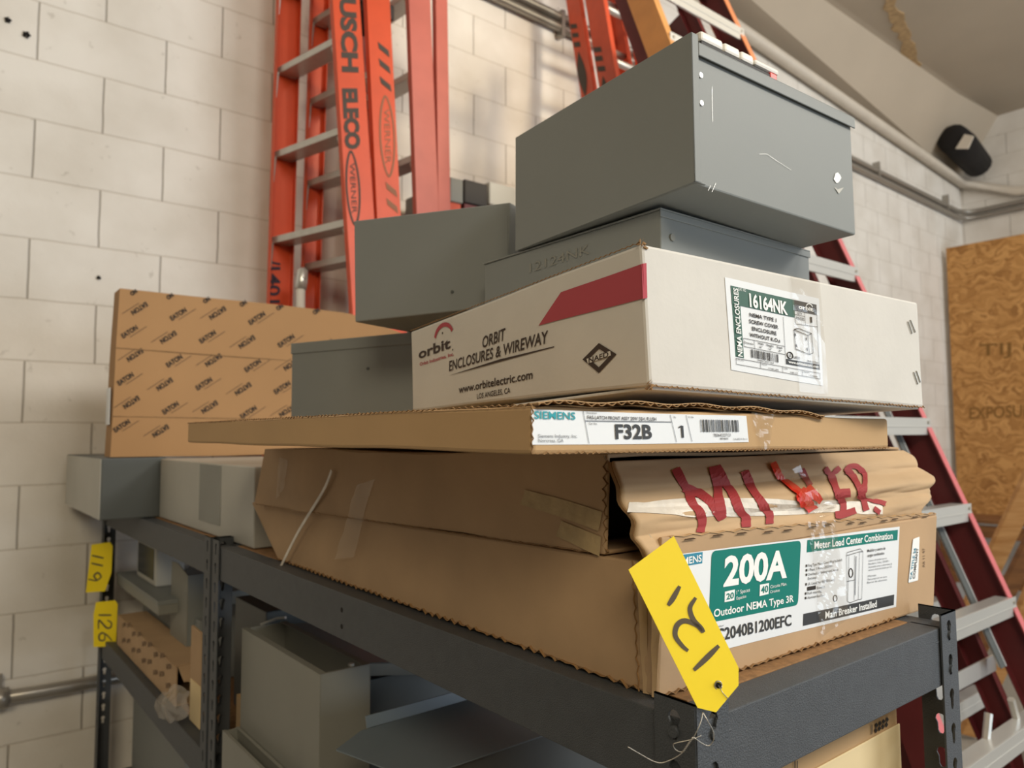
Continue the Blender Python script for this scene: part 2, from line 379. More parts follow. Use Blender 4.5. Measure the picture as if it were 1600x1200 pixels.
# ------------------------------------------------------------------ setting
YW, XF = 2.86, 8.05
struct('floor', MB().box((-6, -8, -.1), (XF+.2, YW+.2, 0), CONC))
struct('wall_left', MB().box((-6, YW, 0), (XF+.2, YW+.2, 4.9), WALLM))
struct('wall_far', MB().box((XF, -8, 0), (XF+.2, YW, 4.9), WALLF))
zc = lambda x: 4.82-.0726*x
mb = MB()
mb.box((-6, -8, 4.78), (XF+.2, YW+.2, 4.95), CEIL)
struct('ceiling', mb)
mb = MB()       # sloping soffit between wall and ceiling
mb.slab([(1.2, YW-.001, zc(1.2)), (XF-.001, YW-.001, zc(XF)), (XF-.001, 2.5, 4.781), (1.2, 2.5, 4.781)], (0, .02, .03), CEIL)
struct('trim_1', mb)
def plane_strip(mb, pts, wd, n, t, m):    # ragged ribbon lying on a surface, with thickness t
    r = random.Random(3); n = V(n); L_ = []; R_ = []
    for i, p in enumerate(pts):
        tt = (pts[min(i+1, len(pts)-1)]-pts[max(i-1, 0)]).normalized(); b = n.cross(tt).normalized()
        L_.append(p+b*wd*r.uniform(.2, .7)); R_.append(p-b*wd*r.uniform(.2, .7))
    for i in range(len(pts)-1):
        mb.slab([L_[i], L_[i+1], R_[i+1], R_[i]], n*t, m)
mb = MB()
fp = smoothpts([hz(4.78, x, y) for x, y in ((1385, -20), (1398, 25), (1410, 50), (1422, 85), (1432, 115), (1441, 150), (1452, 180), (1460, 200))], 5)
plane_strip(mb, fp, .09, (0, 0, -1), .006, DRYW)
struct('trim_2', mb, origin=tuple(fp[0]))
# conduits along the wall
t = thing('conduit_pipe', hy(YW-.03, 816, 2), 'thin gray conduit running along the block wall and bending at the far corner', 'pipe')
mb = MB()
for dz, yy in ((0, .03), (-.06, .03)):
    z0 = 3.93+dz
    mb.tube([V((1.9, YW-yy, z0+.03)), V((5.2, YW-yy, z0-.0)), V((XF-.2, YW-yy, z0-.05)), V((XF-.06, YW-.08, z0-.05)), V((XF-.03, YW-.2, z0-.05)), V((XF-.03, -2, z0-.05))], .022, GALV)
mb.build('pipe', t, smooth=True)
for x in (2.6, 4.4, 6.2, 7.6): MB().box((x-.012, YW-.055, 3.84), (x+.012, YW-.001, 3.985), GALV).build('strap', t)
t = thing('sprinkler_pipe', (1.2, YW-.05, zc(1.2)-.06), 'painted pipe sloping along the top of the block wall under the ceiling', 'pipe')
mb = MB(); mb.tube([V((1.2, YW-.05, zc(1.2)-.06)), V((6.9, YW-.05, zc(6.9)-.06)), V((XF-.06, YW-.05, zc(XF)-.06)), V((XF-.05, YW-.5, 3.98)), V((XF-.05, 1.2, 3.86))], .045, PIPE, 10)
mb.build('pipe', t, smooth=True)
t = thing('wall_pipe', hy(YW-.03, 0, 1092), 'gray metal pipe low on the block wall at the left edge', 'pipe')
a = hy(YW-.03, -60, 1100); b = hy(YW-.03, 160, 1066)
mb = MB(); mb.tube([a, lerp(a, b, .5), V((1.4, YW-.03, b.z))], .02, GALV, 12); mb.build('pipe', t, smooth=True)
c = hy(YW-.03, 6, 1091); mb = MB(); mb.tube([c-V((.03, 0, 0)), c+V((.012, 0, 0))], .032, GALV, 12); mb.build('coupling', t, smooth=True)
c = hy(YW-.03, 6, 1091); mb = MB(); mb.box((c.x-.05, YW-.02, c.z-.02), (c.x-.005, YW, c.z+.07), GALV); mb.build('strap', t)
# broken duct opening at the top of the far corner
t = thing('duct_stub', hx(XF-.01, 1490, 240), 'black duct stub in the hole where ceiling meets far wall', 'duct')
cpt = hx(XF-.75, 1488, 216); mb = MB()
mb.tube([cpt+V((.6, .0, -.12)), cpt+V((.2, 0, -.02)), cpt, cpt+V((-.02, 0, 0))], [.12, .135, .13, .07], DARK, 14); mb.build('duct', t, smooth=True)
mb = MB(); q = hx(XF-.78, 1512, 232); mb.slab([q, q+V((0, -.05, .1)), q+V((0, .02, .14)), q+V((0, .1, .03))], (.02, 0, 0), PIPE); mb.build('torn_edge', t)
# anchors in the block wall
for k, (x, y, r) in enumerate(((12, 32, .011), (41, 55, .013), (154, 434, .008))):
    p = hy(YW, x, y); mb = MB()
    for j in range(5):
        a = j*1.3+k; mb.slab([p+V((math.cos(a)*r, -.002, math.sin(a)*r)), p+V((math.cos(a+.9)*r*.7, -.002, math.sin(a+.9)*r*.7)), p+V((0, -.006, 0))], (0, -.006, 0), DARK)
    tag(mb.build('wall_anchor'), ['broken anchor in the block wall, left one of the pair near the top corner', 'broken anchor in the block wall, right one of the pair near the top corner', 'small anchor stub in the block wall above the printed carton'][k], 'anchor', 'wall anchors')
# OSB sheet and lumber
XO = 7.5
p = hx(XO, 1478, 388); zb = hx(XO, 1490, 800).z
t = thing('osb_sheet', (XO, 1.7, zb), 'orange-brown oriented strand board sheet standing against the far wall', 'board')
MB().box((XO, 1.55, zb), (XO+.02, p.y, p.z), OSB).build('panel', t)
sf = Surf((XO, 0, 0), (1, 0, 0))
for x0, x1, y, h, s in ((1530, 1640, 556, 18, 'TIJ 01'), (1515, 1640, 655, 18, 'EXPOSURE 1')):
    mb = MB(); put(mb, sf, s, (x0, y), (x1, y-6), (x0, y-h), OSBINK, .01, off=.002); mb.build('stamp', t)
t = thing('wooden_rack', (XO-.3, 1.8, 0), 'rough lumber rack below the strand board sheet', 'rack')
for z in (zb-.05, zb-.45, zb-.9): MB().box((XO-.5, 1.2, max(z-.1, 0)), (XO-.45, 2.8, z), WOODD).build('rail', t, bevel=.004)
MB().box((XO-.5, 1.2, zb-.03), (XO+.05, 2.8, zb), WOODD).build('deck', t, bevel=.004)
for y in (1.25, 2.0, 2.72): MB().box((XO-.44, y, 0), (XO-.35, y+.09, zb-.03), WOODD).build('post', t, bevel=.004)
def lumber(a, b, wd, th, m, label):
    a = V(a); b = V(b); d = (b-a).normalized(); s = d.cross(FW).normalized(); f = s.cross(d).normalized()
    o = MB().obox(a-s*wd/2, s*wd, f*th, b-a, m).build('lumber', bevel=.003); tag(o, label, 'lumber', 'loose lumber by the far wall'); return o
def lum(x0, y0, x1, y1, X0, wd, th, m, label):
    a = hx(X0, x0, y0); b = hx(X0, x1, y1); d = (b-a); tt = (0.02-a.z)/d.z; lumber(a+d*tt, b+(b-a)*.05, wd, th, m, label)
lum(1510, 975, 1620, 742, 5.6, .13, .04, WOOD, 'pale two by four leaning diagonally, leftmost and longest of the loose lumber')
lum(1560, 960, 1640, 800, 5.0, .09, .04, WOODD, 'brown two by four leaning behind the red stepladder, middle of the loose lumber')
lum(1585, 1000, 1650, 860, 4.6, .09, .04, WOOD, 'short pale two by four at the right edge, rightmost of the loose lumber')
# ------------------------------------------------------------------ shelving
XA, XB, YN, YM, YM2, YE = .465, .945, .363, 1.56, 1.575, 2.745
def keycell(c, ax, ay, wd, ht, n=20):     # rectangle with a keyhole: outer ring and inner ring
    def inside(x, y):
        return (x*x+(y-.0045)**2 < .0058**2) or (x*x+(y+.009)**2 < .0034**2) or (-.009 < y < .0045 and abs(x) < .0034+max(0, (y+.002))*.2)
    vs = []
    for k in range(n):
        a = 2*math.pi*(k+.5)/n; ca, sa = math.cos(a), math.sin(a)
        s = min(wd/2/abs(ca) if abs(ca) > 1e-6 else 9, ht/2/abs(sa) if abs(sa) > 1e-6 else 9)
        r = .0005
        while inside(ca*r, sa*r-.002) and r < .03: r += .0004
        vs.append((ca*s, sa*s, ca*r, sa*r-.002))
    # pull outer corners onto true corners
    out = []
    for x, y, i, j in vs: out.append([x, y, i, j])
    for cx in (-1, 1):
        for cy in (-1, 1):
            k = min(range(n), key=lambda q: (out[q][0]-cx*wd/2)**2+(out[q][1]-cy*ht/2)**2); out[k][0] = cx*wd/2; out[k][1] = cy*ht/2
    V_ = [c+ax*o[0]+ay*o[1] for o in out]+[c+ax*o[2]+ay*o[3] for o in out]
    return V_, [(k, (k+1) % n, n+(k+1) % n, n+k) for k in range(n)]
def post(parent, x, y, sx, sy, z0, z1, first):
    mb = MB(); W = .040; P = .0381
    for kind in (0, 1):
        ax = V((sx, 0, 0)) if kind == 0 else V((0, sy, 0)); up = V((0, 0, 1)); z = z1
        base = V((x, y, 0))
        zz = z1-first
        cells = []
        mb.quad(base+up*(zz+P/2), base+ax*W+up*(zz+P/2), base+ax*W+up*z1, base+up*z1, STEEL)
        while zz-P/2 > max(z0, .75):
            vs, fs = keycell(base+ax*W/2+up*zz, ax, up, W, P); mb.add(vs, fs, STEEL); zz -= P
        mb.quad(base+up*z0, base+ax*W+up*z0, base+ax*W+up*(zz+P/2), base+up*(zz+P/2), STEEL)
    return mb.build('post', parent, solid=.002)
def beam(parent, a, b, inward, zt, h=.064):
    a = V(a); b = V(b); i = V(inward); u = V((0, 0, 1))
    a.z = b.z = zt; prof = [(0, 0), (0, -h), (.026, -h), (.026, -.016), (.046, -.016), (.046, -.0135), (.034, -.0135), (.034, 0)]
    n = len(prof); vs = [q+i*x+u*y for q in (a, b) for x, y in prof]
    fs = [tuple(range(n)), tuple(range(2*n-1, n-1, -1))]+[(k, k+n, (k+1) % n+n, (k+1) % n) for k in range(n)]
    return MB().add(vs, fs, STEELB).build('beam', parent, bevel=.003)
def shelf_unit(y0, y1, levels, label):
    t = thing('shelving_unit', ((XA+XB)/2, (y0+y1)/2, 0), label, 'shelving unit', 'black steel shelving units')
    zt = 1.494
    for x, sx in ((XA, 1), (XB, -1)):
        for y, sy in ((y0, 1), (y1, -1)): post(t, x, y, sx, sy, 0, zt, .018)
    for z in levels:
        e = .0025
        beam(t, (XA+e, y0+.002, 0), (XA+e, y1-.002, 0), (1, 0, 0), z); beam(t, (XB-e, y0+.002, 0), (XB-e, y1-.002, 0), (-1, 0, 0), z)
        for yy, iy in ((y0+e, 1), (y1-e, -1)):
            b_ = beam(t, (XA+.03, yy, 0), (XB-.03, yy, 0), (0, iy, 0), z)
        MB().box((XA+.037, y0+.037, z-.0135), (XB-.037, y1-.037, z+.0005), CHIP).build('deck', t, bevel=.001)
    return t
U = shelf_unit(YN, YM, (1.4795, 1.0), 'dark gray boltless steel shelving unit in front, carrying the stacked cartons')
U2 = shelf_unit(YM2, YE, (1.4795, 1.06, .62), 'dark gray boltless steel shelving unit behind, next to the block wall')
for x in (XA+.02, XB-.02):         # rivet heads in the keyholes
    for z in (1.470, 1.432): MB().disc((x, YN, z), (0, -1, 0), .0045, .0035, STEEL).build('rivet', U)
for z in (1.470, 1.432): MB().disc((XA, YN+.02, z), (-1, 0, 0), .0045, .0035, STEEL).build('rivet', U)
for (x, y) in ((534, 953), (534, 979)):
    p = hx(XA+.0025, x, y); MB().disc(p+V((.0005, 0, 0)), (-1, 0, 0), .0035, .0008, DARK).build('bolt_hole', U)
# ------------------------------------------------------------------ carton A: 200A meter load center
eA, nA, kA = frame(-.0139, -.0293, .0196); NA = V((.4885, .4174, 1.482))
FA = Surf(NA, nA); LA = Surf(NA, eA)
wA = warper(.0016, 5, 1)
fl_t, fl_b = FA.at(1036, 838), FA.at(1027, 1086); fr_t, fr_b = FA.at(1464, 801), FA.at(1459.5, 957)
ll_t, ll_b = LA.at(989, 874), LA.at(999, 1092); lf_t, lf_b = LA.at(392, 785), LA.at(434, 886)
z0 = 1.4807
def setz(p, z): return V((p.x, p.y, z))
fl_b, fr_b, ll_b, lf_b = (setz(q, z0) for q in (fl_b, fr_b, ll_b, lf_b))
bk = lf_b + (fr_b-fl_b); bkt = lf_t + (fr_b-fl_b)
ztopA = ll_t.z
A = thing('meter_carton', NA, 'long kraft carton with green 200A label, resting on the shelf under the torn carton', 'carton', 'cartons on the top shelf')
mb = MB()
fl_s, fr_s = setz(fl_t, ztopA), setz(fr_t, ztopA+.004)
mb.loops([ll_b, fl_b, fr_b, bk, lf_b], [ll_t, fl_s, fr_s, bkt, lf_t], KRAFT, .03)
bodyA = mb.build('body', A, bevel=.0025, warp=wA)
mb = MB()          # front panel standing a little above the body
for i in range(1):
    q = [fl_s, fr_s, fr_t, fl_t]
    mb.loops([fl_s+nA*.001, fr_s+nA*.001, fr_s+nA*.005, fl_s+nA*.005], [fl_t+nA*.001, fr_t+nA*.001, fr_t+nA*.005, fl_t+nA*.005], KRAFT, .03)
mb.build('front_flap', A, warp=wA, bevel=.001)
def flutes(mb, a, b, up, side, amp, per, m, wd=.0012, jag=.35, seed=2):
    a = V(a); b = V(b); L_ = (b-a).length; n = int(L_/per*4); r = random.Random(seed); pts = []
    for i in range(n+1):
        pts.append(lerp(a, b, i/n)+V(up)*amp*math.sin(i*math.pi/2)*r.uniform(1-jag, 1+jag))
    s = V(side).normalized()
    for i in range(n): mb.slab([pts[i], pts[i+1], pts[i+1]+s*wd, pts[i]+s*wd], V(up)*.0006, m)
mb = MB()          # torn flute edges: front top, left bottom, vertical seam
flutes(mb, lerp(fl_t, fr_t, .02)-kA*.0004, lerp(fl_t, fr_t, .99)-kA*.0004, kA, nA, .0009, .024, KRAFTL, .004, seed=4)
for k in range(13):
    u_ = .05+.073*k+.012*math.sin(k*3); q_ = lerp(fl_t, fr_t, u_)-kA*(.004+.0008*math.sin(k*5))-nA*.0008
    mb.slab([q_, q_+eA*.017, q_+eA*.013+kA*.0013, q_+eA*.002+kA*.0011], -nA*.0006, SLIT)
flutes(mb, ll_b+kA*.002, lf_b+kA*.002, kA, -eA, .0016, .016, FLUTE, .003, .9, seed=5)
flutes(mb, fl_b+kA*.002, lerp(fl_b, fr_b, .8)+kA*.002, kA, -nA, .0010, .012, FLUTE, .0022, .9, seed=6)
flutes(mb, ll_t, ll_b, -nA, -eA, .0012, .012, FLUTE, .0014, .6, seed=7)
mb.build('torn_edge', bodyA, warp=wA)
# crushed corner fold
mb = MB()
c0, c1 = ll_b, fl_b
for k in range(2):
    u = .15+.45*k; pb = lerp(ll_b, fl_b, u); pt_ = lerp(ll_t, fl_s, u); o = (-eA*.7-nA*.7)*(.003+.002*(k % 2))
    mb.quad(pb+o, lerp(ll_b, fl_b, u+.32)+o*.2, lerp(ll_t, fl_s, u+.32)+o*.2, pt_+o, KRAFTB, 1, 6)
mb.build('corner_fold', bodyA, warp=warper(.003, 30, 3), solid=.001)
# label
mb = MB(); off = .0015
LAB = [(1000, 876), (1406, 823), (1399, 949), (1010, 1050)]
FAl = Surf(NA-nA*.0002, nA)
LAB = [(1046, 866), (1406, 823), (1399.5, 949), (1075, 1028)]
mb.quad(*[FAl.at(*q, .0002) for q in LAB], PAPER, 20, 6)
def rpoly(sf, c, r, off, m, mb_, n=5):     # rounded quad given TL TR BR BL
    P = [sf.at(*q, off) for q in c]; out = []
    for i in range(4):
        p, a, b = P[i], P[i-1], P[(i+1) % 4]; da = (a-p).normalized()*r; db = (b-p).normalized()*r
        for k in range(n+1):
            t_ = k/n; out.append((p+da)*(1-t_)**2+p*2*t_*(1-t_)+(p+db)*t_**2)
    mb_.poly(out, m)
rpoly(FAl, [(1112, 860), (1250, 844), (1246, 945), (1108, 972)], .006, .0005, TEAL, mb)
patch(mb, FAl, [(1042, 868), (1098, 861), (1097.5, 878.5), (1042, 887)], BLUEP, .0005, 4, 1)
put(mb, FAl, 'SIEMENS', (1052, 883), (1096, 875.5), (1052, 872), WHITEP, .02, off=.0008)
put(mb, FAl, '200A', (1130, 914), (1228, 900), (1132, 869.5), WHITEP, .035, off=.0008)
patch(mb, FAl, [(1132.5, 923.5), (1148, 920), (1147, 937), (1132, 940)], WHITEP, .0008); put(mb, FAl, '20', (1134.5, 936), (1146, 933.5), (1134.7, 926.5), TEAL, .02, off=.0011)
patch(mb, FAl, [(1186.5, 913), (1200.5, 910.5), (1200, 927.5), (1186, 931)], WHITEP, .0008); put(mb, FAl, '40', (1188, 926.5), (1199, 924), (1188, 916), TEAL, .02, off=.0011)
for s, a, b, h in (('1" Spaces', (1150.5, 928), (1171, 923.5), 6), ('Espacios', (1150.5, 936.5), (1165.5, 933), 5), ('Circuits Max.', (1202.5, 919), (1228, 913.5), 5), ('Circuitos', (1202.5, 926.5), (1217, 923.5), 4.5)):
    put(mb, FAl, s, a, b, (a[0], a[1]-h), WHITEP, .0, off=.0008)
put(mb, FAl, 'Outdoor NEMA Type 3R', (1115.5, 963), (1239, 939.5), (1115.5, 951), WHITEP, .018, off=.0008)
put(mb, FAl, 'MC2040B1200EFC', (1105, 1004), (1236, 976.5), (1105, 985), BLACKL, .02, off=.0008)
put(mb, FAl, 'Catalog number', (1098, 984), (1131.5, 977), (1098, 981), GREYT, 0, off=.0008)
patch(mb, FAl, [(1260, 843.5), (1403, 828), (1402, 844), (1259, 862.5)], TEAL, .0005, 8, 1)
put(mb, FAl, 'Meter Load Center Combination', (1270.5, 857), (1394.5, 842), (1270.5, 845.5), WHITEP, .02, off=.0008)
patch(mb, FAl, [(1254.5, 959), (1396.5, 929.5), (1395.5, 946), (1254, 978)], BLACKL, .0005, 8, 1)
put(mb, FAl, 'Main Breaker Installed', (1288, 966.5), (1368.5, 948.5), (1288, 955.5), WHITEP, .02, off=.0008)
for j, (x0, y, x1, s) in enumerate(((1261, 885, 1314, 'Ring Type Meter Cover (Ring Included)'), (1261, 892, 1300, '1 Phase, 3 Wire, 120/240V~'), (1261, 899, 1308, 'Overhead or Underground Service'), (1261, 905.5, 1274, 'Entrance'), (1260.5, 914, 1302, 'UL Listed for SIEMENS and'), (1275, 920, 1287, 'Breakers'), (1260, 928.5, 1282, 'Flush mounting'), (1260, 935.5, 1286, 'Aluminum Bus Bars'))):
    sl = (x1-x0)*-.17
    put(mb, FAl, s, (x0, y), (x1, y+sl), (x0, y-4.2), INK, .0, off=.0008)
    if j in (0, 1, 2, 4, 6, 7): patch(mb, FAl, [(x0-3.5, y-3.4), (x0-1.5, y-3.8), (x0-1.5, y), (x0-3.5, y+.3)], INK, .0008)
patch(mb, FAl, [(1260, 916.5), (1273, 914), (1273, 920), (1260, 922.5)], INK, .0008)
for j, (x0, y, x1, s) in enumerate(((1354.5, 863, 1383, 'Medidor y centro de'), (1354.5, 870.5, 1381, 'cargas combinados'), (1356, 878, 1385, 'Cubierta del medidor tipo aro'), (1356, 883, 1389, 'Monofasico, 3 hilos, 120/240V~'), (1356, 888, 1393, 'Acometida aerea o subterranea de'), (1356, 892.5, 1393, 'servicio electrico listado por UL'), (1355, 902, 1368, 'Montaje'), (1355, 907, 1385, 'Para empotrar en muro'), (1354, 912, 1385, 'Barras de aluminio'))):
    put(mb, FAl, s, (x0, y), (x1, y-(x1-x0)*.15), (x0, y-(4.4 if j < 2 else 3)), INK if j < 2 else GREYT, .012 if j < 2 else 0, off=.0008)
# line drawing of the panel
def pl(pts, wd=.0005, m=INK):
    for a, b in zip(pts, pts[1:]): line(mb, FAl, a, b, wd, m, .0009)
pl([(1321, 868), (1322, 863), (1343, 857.5), (1347.5, 862), (1345, 936), (1339.5, 937), (1326, 942), (1322, 938.5), (1321, 868), (1342, 862), (1347.5, 862)])
pl([(1342, 862), (1339.5, 937)]); pl([(1325, 868.5), (1323, 938)]); pl([(1322, 908), (1334, 906)]); pl([(1334, 868), (1333, 938)]); pl([(1336.5, 869), (1334.5, 930)], .0012, GREYT)
mb.tube([FAl.at(1328+3.2*math.cos(a/10*2*math.pi), 895+7*math.sin(a/10*2*math.pi), .0006) for a in range(11)], .0006, INK, 4)
mb.tube([FAl.at(1303.5+3*math.cos(a/10*2*math.pi), 934.5+5*math.sin(a/10*2*math.pi), .0006) for a in range(11)], .0004, INK, 4)
lab = mb.build('label', bodyA, warp=wA); lab['label'] = 'white green and black printed label'
mb = MB()
sk = [(1427, 840), (1436.5, 838), (1433, 908), (1418, 918)]
rpoly(FAl, [(1425.5, 842), (1435.5, 838), (1433, 907), (1418, 911)], .002, .0008, WHITEP, mb)
a_ = FAl.at(1421, 908, .0014)
put(mb, FAl, 'CA TITLE 24', (1422.5, 905), (1429.5, 856), (1419.5, 905.5), BLUEP, .02, off=.0014)
put(mb, FAl, 'COMPLIANT', (1427.5, 904), (1433.2, 856), (1424.3, 904.5), BLACKL, .02, off=.0014)
mb.build('sticker', bodyA, warp=wA)
mb = MB(); put(mb, FAl, 'A6 11 47', (1443.5, 886), (1443.5, 856), (1440.5, 886.5), FADED, .01, off=.0008); mb.build('print', bodyA, warp=wA)
def crumple(mb, sf, c, m, nu, nv, amp, seed, lift=.002):
    w_ = warper(amp, 45, seed)
    P = [sf.at(*q, lift) for q in c]
    def f(u, v):
        p = (P[0]*(1-u)+P[1]*u)*(1-v)+(P[3]*(1-u)+P[2]*u)*v
        d = noise.noise((p*V((1, 1, 1)))*60+V((seed, 0, 0)))
        return p+sf.n*(abs(d)*amp)
    mb.grid(f, nu, nv, m)
mb = MB(); crumple(mb, FA, [(1259, 815), (1302, 812), (1324, 965), (1280, 995)], TAPE, 14, 40, .004, 3, .0018); mb.build('clear_tape', bodyA, smooth=False)
# ------------------------------------------------------------------ carton B: torn, marked in red
zB0, zB1 = ztopA+.0005, 1.681
XBl = .4895; yb0 = .475
LB = Surf((XBl, 0, 0), (1, 0, 0))
bl_n_b, bl_n_t = LB.at(944, 866), LB.at(944, 716); bl_f_b, bl_f_t = LB.at(398, 775), LB.at(412, 708)
bl_n_b.z = zB0; bl_n_t.z = zB1; bl_f_t.z = zB1-.004
frx = hy(yb0, 1405, 702).x
B = thing('torn_carton', (XBl, yb0, zB0), 'torn kraft carton marked in red marker, open at its front corner, above the 200A carton', 'carton', 'cartons on the top shelf')
wB = warper(.004, 7, 9)
T_ = .004
mb = MB()
R_b = V((frx, yb0, zB0)); R_t = V((frx, yb0, zB1)); K_b = V((frx, bl_f_b.y, zB0)); K_t = V((frx, bl_f_b.y, zB1))
L0b, L0t, L1b, L1t = V((XBl, bl_n_b.y, zB0)), V((XBl, bl_n_t.y, zB1)), setz(bl_f_b, lf_t.z+.002), bl_f_t
ex = V((T_, 0, 0)); ey = V((0, T_, 0))
mb.loops([L0b, L1b, L1b+ex, L0b+ex], [L0t, L1t, L1t+ex, L0t+ex], KRAFT, .03)
mb.loops([R_b, K_b, K_b-ex, R_b-ex], [R_t, K_t, K_t-ex, R_t-ex], KRAFT, .04)
mb.loops([L1b, K_b, K_b-ey, L1b-ey], [L1t, K_t, K_t-ey, L1t-ey], KRAFT, .04)
mb.loops([L0b, R_b, K_b, L1b], [p+V((0, 0, T_)) for p in (L0b, R_b, K_b, L1b)], KRAFT, .05)
mb.loops([p-V((0, 0, T_)) for p in (L0t, R_t, K_t, L1t)], [L0t, R_t, K_t, L1t], KRAFT, .05)
bodyB = mb.build('body', B, bevel=.0015, warp=wB)
mb = MB()         # dark inner packing seen through the open corner
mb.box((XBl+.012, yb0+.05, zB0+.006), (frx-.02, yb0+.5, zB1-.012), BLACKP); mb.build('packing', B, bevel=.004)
LEDGE = [(0, 955), (.22, 961), (.45, 975), (.62, 986), (.78, 991), (1, 1006)]
def flapP(u, v):
    v_ = max(0, min(1, v)); y = (yb0-.003)*(1-v)+.4265*v - .012*math.sin(math.pi*v_)
    for (a, xa), (b, xb) in zip(LEDGE, LEDGE[1:]):
        if v_ <= b or b == 1: px = xa+(xb-xa)*(v_-a)/(b-a); break
    z = (zB1-.006)*(1-v)+(zB0+.004)*v
    bear = YAW+math.atan((px-800)/FPX); xl = y*math.tan(bear)
    xr = frx+.004+(fr_t.x-.018-frx-.004)*v+.030*math.sin(math.pi*v_)**1.2
    x = xl+(xr-xl)*u
    ridge = .0035*math.sin(v*17+u*1.5+1)+.004*noise.noise(V((u*3, v*5, 1)))+.002*noise.noise(V((u*9, v*16, 4)))
    rag = .006*math.exp(-(1-u)*40)*math.sin(v*19)
    return V((x+rag, y+ridge*(.2+.8*math.sin(math.pi*v_)), z))
mb = MB(); mb.grid(flapP, 110, 60, KRAFTB); flapB = mb.build('front_flap', B, solid=.0035, smooth=True)
def onflap(x, y, off=.0026):              # nearest point of the flap seen along the survey ray
    d = ray(x, y).normalized(); best = None
    u, v = .5, .5
    for it in range(40):
        p = flapP(u, v); du = (flapP(u+1e-3, v)-p)/1e-3; dv = (flapP(u, v+1e-3)-p)/1e-3
        r_ = p-CAM; e = r_-d*r_.dot(d); Du = du-d*du.dot(d); Dv = dv-d*dv.dot(d)
        a, b, c = Du.dot(Du), Du.dot(Dv), Dv.dot(Dv); det = a*c-b*b
        if abs(det) < 1e-14: break
        g, h = -Du.dot(e), -Dv.dot(e)
        u += max(-.2, min(.2, (g*c-h*b)/det)); v += max(-.2, min(.2, (a*h-b*g)/det))
        u = max(-.05, min(1.05, u)); v = max(-.05, min(1.1, v))
    p = flapP(u, v); n_ = ((flapP(u+1e-3, v)-p).cross(flapP(u, v+1e-3)-p)).normalized()
    if (CAM-p).dot(n_) < 0: n_ = -n_
    return p+n_*off, n_
def flapstroke(mb, pts, wpx, m, off=.0028):
    sp_ = smoothpts([V((x, y, 0)) for x, y in pts], 7) if len(pts) > 2 else [V((pts[0][0]*(1-k/6)+pts[1][0]*k/6, pts[0][1]*(1-k/6)+pts[1][1]*k/6, 0)) for k in range(7)]
    vs = []
    for i, q in enumerate(sp_):
        d = (sp_[min(i+1, len(sp_)-1)]-sp_[max(i-1, 0)]).normalized(); nx, ny = -d.y, d.x
        w_ = wpx*(1+.10*math.sin(i*.45))
        for k in (-1, -.33, .33, 1): vs.append(onflap(q.x+nx*w_/2*k, q.y+ny*w_/2*k, off)[0])
    mb.add(vs, [(4*i+j, 4*i+j+1, 4*i+j+5, 4*i+j+4) for i in range(len(sp_)-1) for j in (0, 1, 2)], m)
mb = MB()
cA = lambda L_: [(930+x/5.926, 690+y/5.926) for x, y in L_]
cB = lambda L_: [(1180+x/5.926, 690+y/5.926) for x, y in L_]
for k_, (pts, wd) in enumerate(((cA([(735, 268), (785, 370), (850, 480), (890, 590), (950, 660), (970, 740), (955, 850)]), 13.5), (cA([(800, 430), (960, 500), (1070, 590), (1160, 715)]), 15), (cA([(1085, 250), (1115, 400), (1130, 540), (1150, 680)]), 15), (cA([(1110, 250), (1190, 400), (1260, 500), (1310, 620), (1370, 700), (1378, 800)]), 14),
                ([(1161, 739), (1171, 763), (1185, 784), (1198, 803), (1199, 820)], 13), (cB([(410, 270), (450, 350), (500, 430)]), 10), (cB([(630, 255), (680, 310), (765, 250)]), 8), (cB([(680, 320), (720, 400), (740, 470), (790, 560), (800, 680)]), 11), (cB([(740, 500), (800, 480), (860, 475)]), 9), (cB([(720, 690), (800, 680), (910, 645)]), 9),
                (cB([(820, 290), (850, 245), (930, 245), (1000, 320), (1000, 420), (950, 480)]), 8), (cB([(830, 270), (900, 350), (950, 450), (980, 540), (1010, 650)]), 10), (cB([(930, 480), (1050, 550), (1190, 590)]), 8), (cB([(1080, 630), (1130, 660)]), 6))):
    flapstroke(mb, pts, wd, REDMARK, .0027+.00008*k_)
o = mb.build('marker_lettering', flapB); o['label'] = 'red handwritten letters'
def flapband(mb, top, bot, m, n, off, amp=0.0, seed=1):
    k = 4; rows = []
    for i in range(n+1):
        t_ = i/n; f = t_*(len(top)-1); j = min(int(f), len(top)-2); s_ = f-j
        a = (top[j][0]*(1-s_)+top[j+1][0]*s_, top[j][1]*(1-s_)+top[j+1][1]*s_); b = (bot[j][0]*(1-s_)+bot[j+1][0]*s_, bot[j][1]*(1-s_)+bot[j+1][1]*s_)
        for q in range(k+1):
            p, n_ = onflap(a[0]*(1-q/k)+b[0]*q/k, a[1]*(1-q/k)+b[1]*q/k, off); rows.append(p+n_*amp*abs(noise.noise(p*70+V((seed, 0, 0)))))
    mb.add(rows, [(i*(k+1)+q, i*(k+1)+q+1, (i+1)*(k+1)+q+1, (i+1)*(k+1)+q) for i in range(n) for q in range(k)], m)
mb = MB(); flapband(mb, [(981, 787), (1006, 788), (1035, 784), (1082, 781), (1200, 781), (1298, 781), (1342, 784), (1377, 789)], [(978, 804), (1005, 804), (1031, 805), (1082, 806), (1200, 806), (1298, 802), (1342, 803), (1376, 803)], TAPEW, 110, .0022, .0008)
o = mb.build('white_tape', flapB); o['label'] = 'dirty white strip of tape'
mb = MB(); flapband(mb, [(1180, 708), (1206, 742), (1240, 775), (1262, 800), (1268, 818)], [(1214, 704), (1240, 735), (1274, 770), (1300, 793), (1298, 806)], TAPE, 40, .0055, .008, 5); mb.build('clear_tape', flapB)
